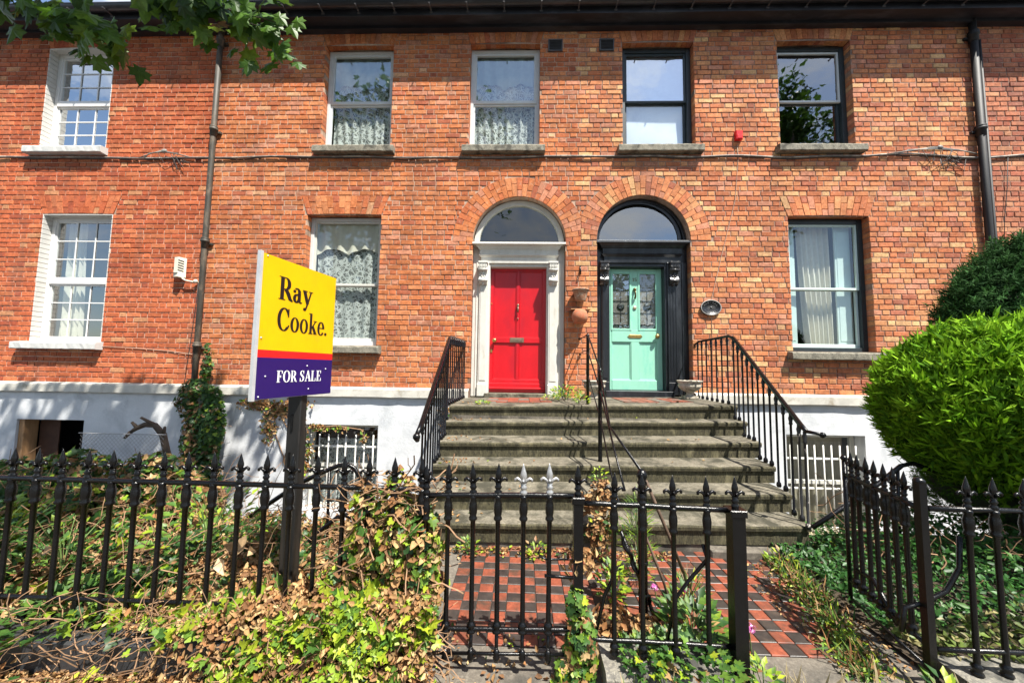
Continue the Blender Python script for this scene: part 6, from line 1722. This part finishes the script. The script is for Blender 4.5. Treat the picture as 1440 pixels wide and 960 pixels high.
# weeds and grass along the right edge of the tiles
n = 2600; y = rnd(n, 1.95, 3.15); x = 1.74 + (y - 2.07) * .33 + NR.normal(size=n) * .055 + .03 * vnoise(y, y, 3, 2); z = rnd(n, 0, .05) * (1 + vnoise(x, y, 4, 6)) + .004
P = np.stack([x, y, z], 1)
vg = thing('edge_weeds', 'strip of low weeds and dry grass along the right edge of the tiles', 'weeds', (1.9, 2.5, 0))
foliage('leaves', T_LEAF, P[:1700], up_n(1700, .6, (0, -.2, .8)), rnd(1700, .018, .042), choose(1700, [1, 2, 3, 2, .6], .3), M_leaf, vg, kind='stuff')
foliage('grass', T_BLADE, P[1700:], up_n(n - 1700, .8, (0, -1, .3)), rnd(n - 1700, .05, .11), choose(n - 1700, [1, 2, 2, 1, .3], .35) * .8, M_dry, vg, up_n(n - 1700, .8, (0, 0, .8)), kind='stuff')
# dry grass on the pavement edge
for (lab, x0_, x1_, y0_, k) in (('thin dry grass stalks in front of the open gateway', 1.15, 1.7, 1.86, 34), ('dry grass stalks in front of the granite block', .45, .95, 1.76, 40), ('wispy dry grass before the slim hinge post', 1.72, 2.05, 1.78, 70)):
    P = np.stack([rnd(k, x0_, x1_), y0_ + rnd(k, -.05, .05), np.zeros(k)], 1)
    o = foliage('dry_grass', T_BLADE, P, up_n(k, .4, (0, -1, .1)), rnd(k, .06, .15), palette(k, [(.36, .29, .16), (.28, .23, .12), (.16, .2, .07)], [2, 2, 1]), M_dry, None, up_n(k, .3, (0, 0, 1)), kind='stuff'); o['label'] = lab; o['category'] = 'grass'
# pink flowers
for (c, lab) in (((1.10, 1.90, .26), 'pink flower head beside the thick square gate post'), ((1.10, 2.62, .03), 'pink flower lying on the tiles behind the middle railing'), ((.86, 2.5, .10), 'small pale pink flower near the newel post')):
    t = thing('pink_flower', lab, 'flower', c, 'pink flowers'); r_ = .028 if c[2] > .2 else .022
    p, v = blob(60, c, (r_, r_, r_ * .8), .5)
    foliage('petals', T_LEAF, p, v, rnd(60, .012, .02), palette(60, [(.72, .20, .52), (.8, .4, .65), (.6, .1, .4)], [2, 1, 1]), M_leaf, t, kind='stuff')
    mb = MB(); mb.tube([(c[0] + .02, c[1], 0), c], .003, 4); mb.build('stem', MATS['green_stem'], t)

# ivy on the middle gate post, dead clumps
parts = [((.275, 1.90, .33), (.045, .045, .10), 110, .1, T_IVY), ((.30, 1.90, .12), (.08, .06, .20), 330, .35, T_IVY), ((.26, 1.88, .0), (.10, .05, .10), 200, .3, T_IVY), ((.30, 1.93, .52), (.09, .05, .07), 90, 1, T_DRY), ((.33, 1.95, .80), (.09, .05, .05), 60, 1, T_DRY)]
t = thing('post_ivy', 'ivy and dead leaves wrapped round the middle gate post', 'ivy', (.285, 1.9, 0))
for c, r, k, kd, tm in parts:
    p, v = blob(k, c, r, .7)
    foliage('leaves' if tm is T_IVY else 'dead_leaves', tm, p, v + np.array([0, -.6, .2]), rnd(k, .028, .05), choose(k, [1, 3, 3, 1.5, .5], kd), M_leaf if tm is T_IVY else M_dry, t, kind='stuff')
t = thing('dead_ivy_clump', 'heap of dead brown ivy leaves on the middle of the lower steps', 'ivy', (.68, 3.2, .3))
for c, r, k, kd, tm in (((.66, 3.12, .42), (.10, .10, .16), 330, .96, T_DRY), ((.60, 3.0, .2), (.09, .08, .18), 140, .85, T_DRY), ((.72, 3.05, .25), (.08, .08, .15), 90, .1, T_LEAF), ((.55, 2.25, .03), (.14, .14, .05), 220, .97, T_DRY), ((.74, 2.15, .05), (.14, .12, .07), 260, .9, T_DRY)):
    p, v = blob(k, c, r, .8)
    foliage('leaves' if tm is T_LEAF else 'dead_leaves', tm, p, v + np.array([0, -.4, .4]), rnd(k, .03, .055), choose(k, [1, 2, 3, 2, 1], kd), M_leaf if tm is T_LEAF else M_dry, t, kind='stuff')
# big dry leaves lodged in the ivy
t = thing('large_dead_leaves', 'large curled tan leaves lodged in the ivy behind the left railing', 'dead leaves', (-1.6, 2.1, .4))
P = np.array([(-1.62, 2.05, .50), (-1.55, 2.06, .44), (-1.66, 2.07, .42), (-1.48, 2.05, .47), (-3.0, 2.1, .42), (-2.92, 2.08, .38), (-3.08, 2.1, .36), (-2.7, 2.1, .40), (-3.3, 2.1, .3)])
single_leaves(t, T_DRY, P, up_n(9, .4, (0, -1, .5)), rnd(9, .07, .11), palette(9, [(.58, .40, .22), (.66, .50, .32)], [1, 1]), M_dry)
weed('light green bramble shoots behind the left railing beside the sale sign post', (-2.0, 2.4, .35), .28, .38, 120, size=(.05, .08), pal=(1, 2, 3, 3, 1), stems=14, group='shoots behind the left railing')
weed('pale nettle shoots low behind the left railing', (-2.7, 2.2, .25), .25, .3, 120, size=(.04, .06), pal=(1, 3, 3, 1, .3), stems=12, group='shoots behind the left railing')

weed('dark ivy shoots standing up behind the railing at the far left', (-3.4, 2.3, .2), .4, .42, 200, T_IVY, (.05, .08), (4, 4, 2, .5, 0), 0, group='shoots behind the left railing', stems=10)
weed('green ivy shoots on the kerb at the lower left', (-2.35, 1.98, .15), .28, .14, 150, T_IVY, (.04, .07), (3, 4, 3, 1, .2), 0, group='shoots behind the left railing', stems=6)
# right garden: low ferny plants under the bushes
n = 9500; x = 2.06 + 2.5 * NR.rand(n) ** 1.1; y = rnd(n, 2.0, 3.4)
top = .08 + .26 * np.clip((x - 2.3) / .5, 0, 1) * np.clip((y - 2.0) / .5, .1, 1) * (1 + .5 * vnoise(x, y, 2, 8))
z = .03 + top * NR.rand(n) ** .5
T = np.where((y < 2.25)[:, None], palette(n, [(.14, .2, .04), (.3, .27, .12), (.1, .14, .03)], [2, 1.5, 1]), palette(n, [(.03, .11, .02), (.05, .15, .03), (.02, .07, .015), (.09, .2, .04)], [3, 3, 2, 1]))
ug = thing('fern_patch', 'low ferny green ground plants under the bushes in the right garden', 'plants', (3.0, 2.6, 0))
foliage('leaves', T_LEAF, np.stack([x, y, z], 1), up_n(n, .6, (0, -.4, .8)), rnd(n, .025, .06), T, M_leaf, ug, kind='stuff')
twigs('stems', 160, lambda: (R.uniform(2.3, 4.2), R.uniform(2.2, 3.2), R.uniform(.05, .5)), .003, ug, kind='stuff')

# conifers
def conifer(name, label, c, r, n_tuft, per, cols, size, lump, seed, dirup=1.0, trunk=.4, base=0, bright=None):
    t = thing(name, label, 'bush', (c[0], c[1], base))
    rs = np.random.RandomState(seed)
    v = rs.normal(size=(n_tuft, 3)); v /= np.linalg.norm(v, axis=1, keepdims=True)
    v = v[(v[:, 2] > -.75)]; n_ = len(v)
    def lumpf(v): return 1 + lump * (vnoise(v[:, 0] * 3, v[:, 2] * 3 + v[:, 1] * 2, .8, seed) + .45 * vnoise(v[:, 0] * 7, v[:, 2] * 7 + v[:, 1] * 5, .8, seed + 3))
    rad = lumpf(v)
    depth = 1 - .13 * rs.rand(n_) ** 1.3
    P = np.array(c) + v * (rad * depth)[:, None] * np.array(r)
    nn = v / np.array(r); nn /= np.linalg.norm(nn, axis=1, keepdims=True)
    tone = rs.uniform(.75, 1.25, n_)
    ci = palette(n_, cols[0], cols[1], .12, rs) * tone[:, None]
    # each tuft is a small upright plume: sprigs thin out towards its tip
    ax = nn * .75 + np.array([0, 0, dirup]) * .7 + rs.normal(size=nn.shape) * .22; ax /= np.linalg.norm(ax, axis=1, keepdims=True)
    u = rs.rand(n_ * per); AX = np.repeat(ax, per, 0); Lp = size * 1.9 * np.repeat(rs.uniform(.6, 1.4, n_), per)
    PP = np.repeat(P, per, 0) + AX * (u * Lp - Lp * .4)[:, None] + rs.normal(size=(n_ * per, 3)) * (size * .36 * (1.15 - u))[:, None]
    D = AX + rs.normal(size=(n_ * per, 3)) * .42
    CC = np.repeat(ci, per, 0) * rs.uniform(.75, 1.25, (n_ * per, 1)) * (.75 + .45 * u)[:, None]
    NN = np.repeat(nn, per, 0) + rs.normal(size=(n_ * per, 3)) * .7
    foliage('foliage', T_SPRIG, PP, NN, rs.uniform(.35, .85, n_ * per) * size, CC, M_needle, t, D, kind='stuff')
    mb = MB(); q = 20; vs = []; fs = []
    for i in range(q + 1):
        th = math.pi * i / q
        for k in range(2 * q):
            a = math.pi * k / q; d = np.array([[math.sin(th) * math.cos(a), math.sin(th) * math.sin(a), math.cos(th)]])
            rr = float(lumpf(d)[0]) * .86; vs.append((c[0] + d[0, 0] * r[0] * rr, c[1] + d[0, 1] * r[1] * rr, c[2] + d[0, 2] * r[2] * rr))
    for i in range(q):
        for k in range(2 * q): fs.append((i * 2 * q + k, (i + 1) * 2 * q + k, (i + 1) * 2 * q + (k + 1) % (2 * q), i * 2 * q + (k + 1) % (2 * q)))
    mb.add(vs, fs, None, True); mb.build('light_block_core', M_conif, t)  # dark core added inside the foliage to block light
    mb = MB(); mb.tube([(c[0], c[1], base), (c[0] + .05, c[1], c[2])], [.06, .04], 8); mb.build('trunk', M_bark, t)
    return t
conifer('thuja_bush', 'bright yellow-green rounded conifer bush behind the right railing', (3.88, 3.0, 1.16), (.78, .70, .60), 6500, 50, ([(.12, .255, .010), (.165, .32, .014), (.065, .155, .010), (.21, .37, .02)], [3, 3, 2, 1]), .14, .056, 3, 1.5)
conifer('thuja_bush', 'lower dark side growth of the bright conifer, in shade above the ferns', (4.0, 3.05, .62), (.80, .5, .38), 1700, 22, ([(.05, .12, .012), (.03, .08, .01)], [1, 1]), .04, .09, 5, .6)  # darker copy of the bush greens, the shade below is in the colour
conifer('yew_bush', 'dark green dense conifer behind the bright one at the right edge', (5.13, 3.70, 1.80), (.98, .48, 1.02), 4800, 30, ([(.022, .065, .016), (.032, .085, .022), (.015, .045, .012), (.045, .11, .03)], [3, 3, 2, 1]), .08, .075, 8, .8, base=-.0)

# ------------------------------------------------------------------ trees: overhanging maple, and those mirrored in the windows
def tree(label, base, h, r, crown, cr, nleaf, tm, size, cols, keep=None, group=None, limbs=9, seed=1, clump=None):
    t = thing('tree', label, 'tree', base, group)
    rs = np.random.RandomState(seed); rr = random.Random(seed)
    mb = MB(); B_ = Vector(base); top = Vector((crown[0], crown[1], crown[2]))
    trunk = [B_, B_ + Vector((.1, .05, h * .4)), B_.lerp(top, .7) + Vector((0, 0, 0)), top]
    mb.tube(trunk, [r, r * .8, r * .55, r * .2], 10); mb.build('trunk', M_bark, t)
    tips = []
    for i in range(limbs):
        a = 2 * math.pi * i / limbs + rr.uniform(-.3, .3); s0 = trunk[1].lerp(top, rr.uniform(.2, .9))
        e = Vector((crown[0] + cr[0] * .8 * math.cos(a), crown[1] + cr[1] * .8 * math.sin(a), crown[2] + cr[2] * rr.uniform(-.5, .7)))
        if keep and not keep(np.array([[e.x, e.y, e.z]]))[0]: continue
        mb = MB(); mid = s0.lerp(e, .5) + Vector((0, 0, .3)); mb.tube([s0, mid, e], [r * .35, r * .22, r * .06], 6); mb.build('limb', M_bark, t); tips.append(e)
    nc = clump or 70
    v = rs.normal(size=(nc, 3)); v /= np.linalg.norm(v, axis=1, keepdims=True)
    cc = np.array(crown) + v * (rs.rand(nc, 1) ** .4) * np.array(cr)
    idx = rs.randint(0, nc, nleaf); P = cc[idx] + rs.normal(size=(nleaf, 3)) * np.array(cr).mean() * .13
    tone = rs.uniform(.7, 1.3, nc)[idx]
    if keep: m_ = keep(P); P = P[m_]; tone = tone[m_]
    k = len(P)
    foliage('crown', tm, P, rs.normal(size=(k, 3)) * .7 + np.array([0, 0, 1]), rs.uniform(.7, 1.3, k) * size, palette(k, cols[0], cols[1], .15, rs) * tone[:, None], M_leaf, t, kind='stuff')
    return t
MAP = ([(.045, .11, .012), (.07, .155, .015), (.11, .20, .02), (.025, .065, .01)], [3, 3, 1.5, 2])
def keepT(P):
    ok = P[:, 0] < -.5
    inview = (P[:, 1] > .1) & (P[:, 2] - EYE < 1.22 * P[:, 1] + .35)
    shade = P[:, 2] - 2.35 * (WY - P[:, 1])      # where its shadow meets the front
    return ok & ~inview & (shade < 1.05)
mt = tree('maple overhanging the top left corner with drooping leafy branches', (-6.6, -1.2, 0), 6.5, .24, (-4.0, .3, 8.0), (4.0, 3.0, 2.4), 8500, T_MAPLE, .17, MAP, keepT, seed=4, clump=80)
org = ORG[mt.name]
def sprig(pts, k, spread, name='branch'):
    mb = MB(); mb.tube(pts, [.012, .009, .006, .003][:len(pts)], 5); mb.build(name, M_bark, mt)
    pv = [Vector(p) for p in pts]; P, Y = [], []
    for i in range(k):
        u = (i + .5) / k * (len(pv) - 1); j = min(int(u), len(pv) - 2); q = pv[j].lerp(pv[j + 1], u - j)
        q = q + Vector((R.gauss(0, spread), R.gauss(0, spread * .8), R.gauss(0, spread * .7))); P.append(tuple(q)); Y.append((R.gauss(.35, .5), R.gauss(0, .4), R.gauss(-.9, .3)))
    P = np.array(P); Y = np.array(Y); nr = up_n(k, .4, (.1, -1, .15)); S = rnd(k, .11, .18)
    X_, Y_, Z_ = orient(nr, Y)
    T = palette(k, MAP[0], [2, 3, 2, 1])
    mbs = []
    for q in range(6):
        mb = MB(); mb.add([tuple(v) for v in T_MAPLE[0]], [tuple(int(a) for a in f) for f in T_MAPLE[1]], tuple(float(a) for a in T[q * k // 6])); me = mb.mesh('leaf'); me.materials.append(M_leaf); mbs.append(me)
    for i in range(k):
        o = bpy.data.objects.new('leaf', mbs[R.randrange(6)]); COL.objects.link(o); o.parent = mt
        m_ = Matrix((X_[i], Y_[i], Z_[i])).transposed().to_4x4(); m_.translation = Vector(P[i]) - org; o.matrix_local = m_ @ Matrix.Scale(float(S[i]), 4)
sprig([(-5.2, 2.0, 5.0), (-4.2, 2.5, 4.45), (-3.55, 2.55, 4.08), (-3.15, 2.55, 3.92)], 100, .125)
sprig([(-4.7, 2.4, 4.75), (-3.9, 2.5, 4.25), (-3.4, 2.55, 3.98)], 55, .11)
sprig([(-4.4, 1.6, 5.2), (-3.2, 2.3, 4.45), (-2.5, 2.5, 4.12), (-2.0, 2.5, 3.98)], 120, .14)
sprig([(-3.6, 1.9, 4.9), (-2.7, 2.4, 4.30), (-2.2, 2.5, 4.10), (-1.85, 2.52, 4.02)], 95, .12)
sprig([(-3.2, 2.3, 4.55), (-2.75, 2.5, 4.22), (-2.6, 2.5, 4.1)], 22, .08)
TG = 'trees across the street, seen only as reflections in the windows'
tree('tall tree up the street, mirrored in the upper window right of the alarm box', (11.2, -5.5, 0), 8, .3, (11.6, -5.5, 11.3), (3.0, 2.6, 3.6), 6500, T_LEAF, .30, MAP, group=TG, seed=9, clump=60)
tree('tree down the street mirrored in the two lace-curtained upper windows', (-9.5, -6, 0), 8, .3, (-9.0, -6, 11.5), (2.6, 2.4, 2.6), 4500, T_LEAF, .30, MAP, group=TG, seed=12, clump=45)
for i, (x_, lab) in enumerate(((-13, 'leftmost of the row of street trees across the road'), (-4.5, 'second from the left of the row of street trees across the road'), (4.5, 'third from the left of the row of street trees across the road'), (13.5, 'rightmost of the row of street trees across the road'))):
    tree(lab, (x_, -15, 0), 6, .28, (x_, -15, 6.0 + .5 * (i % 2)), (4.2, 3, 3.6), 5000, T_LEAF, .42, MAP, group=TG, seed=20 + i)
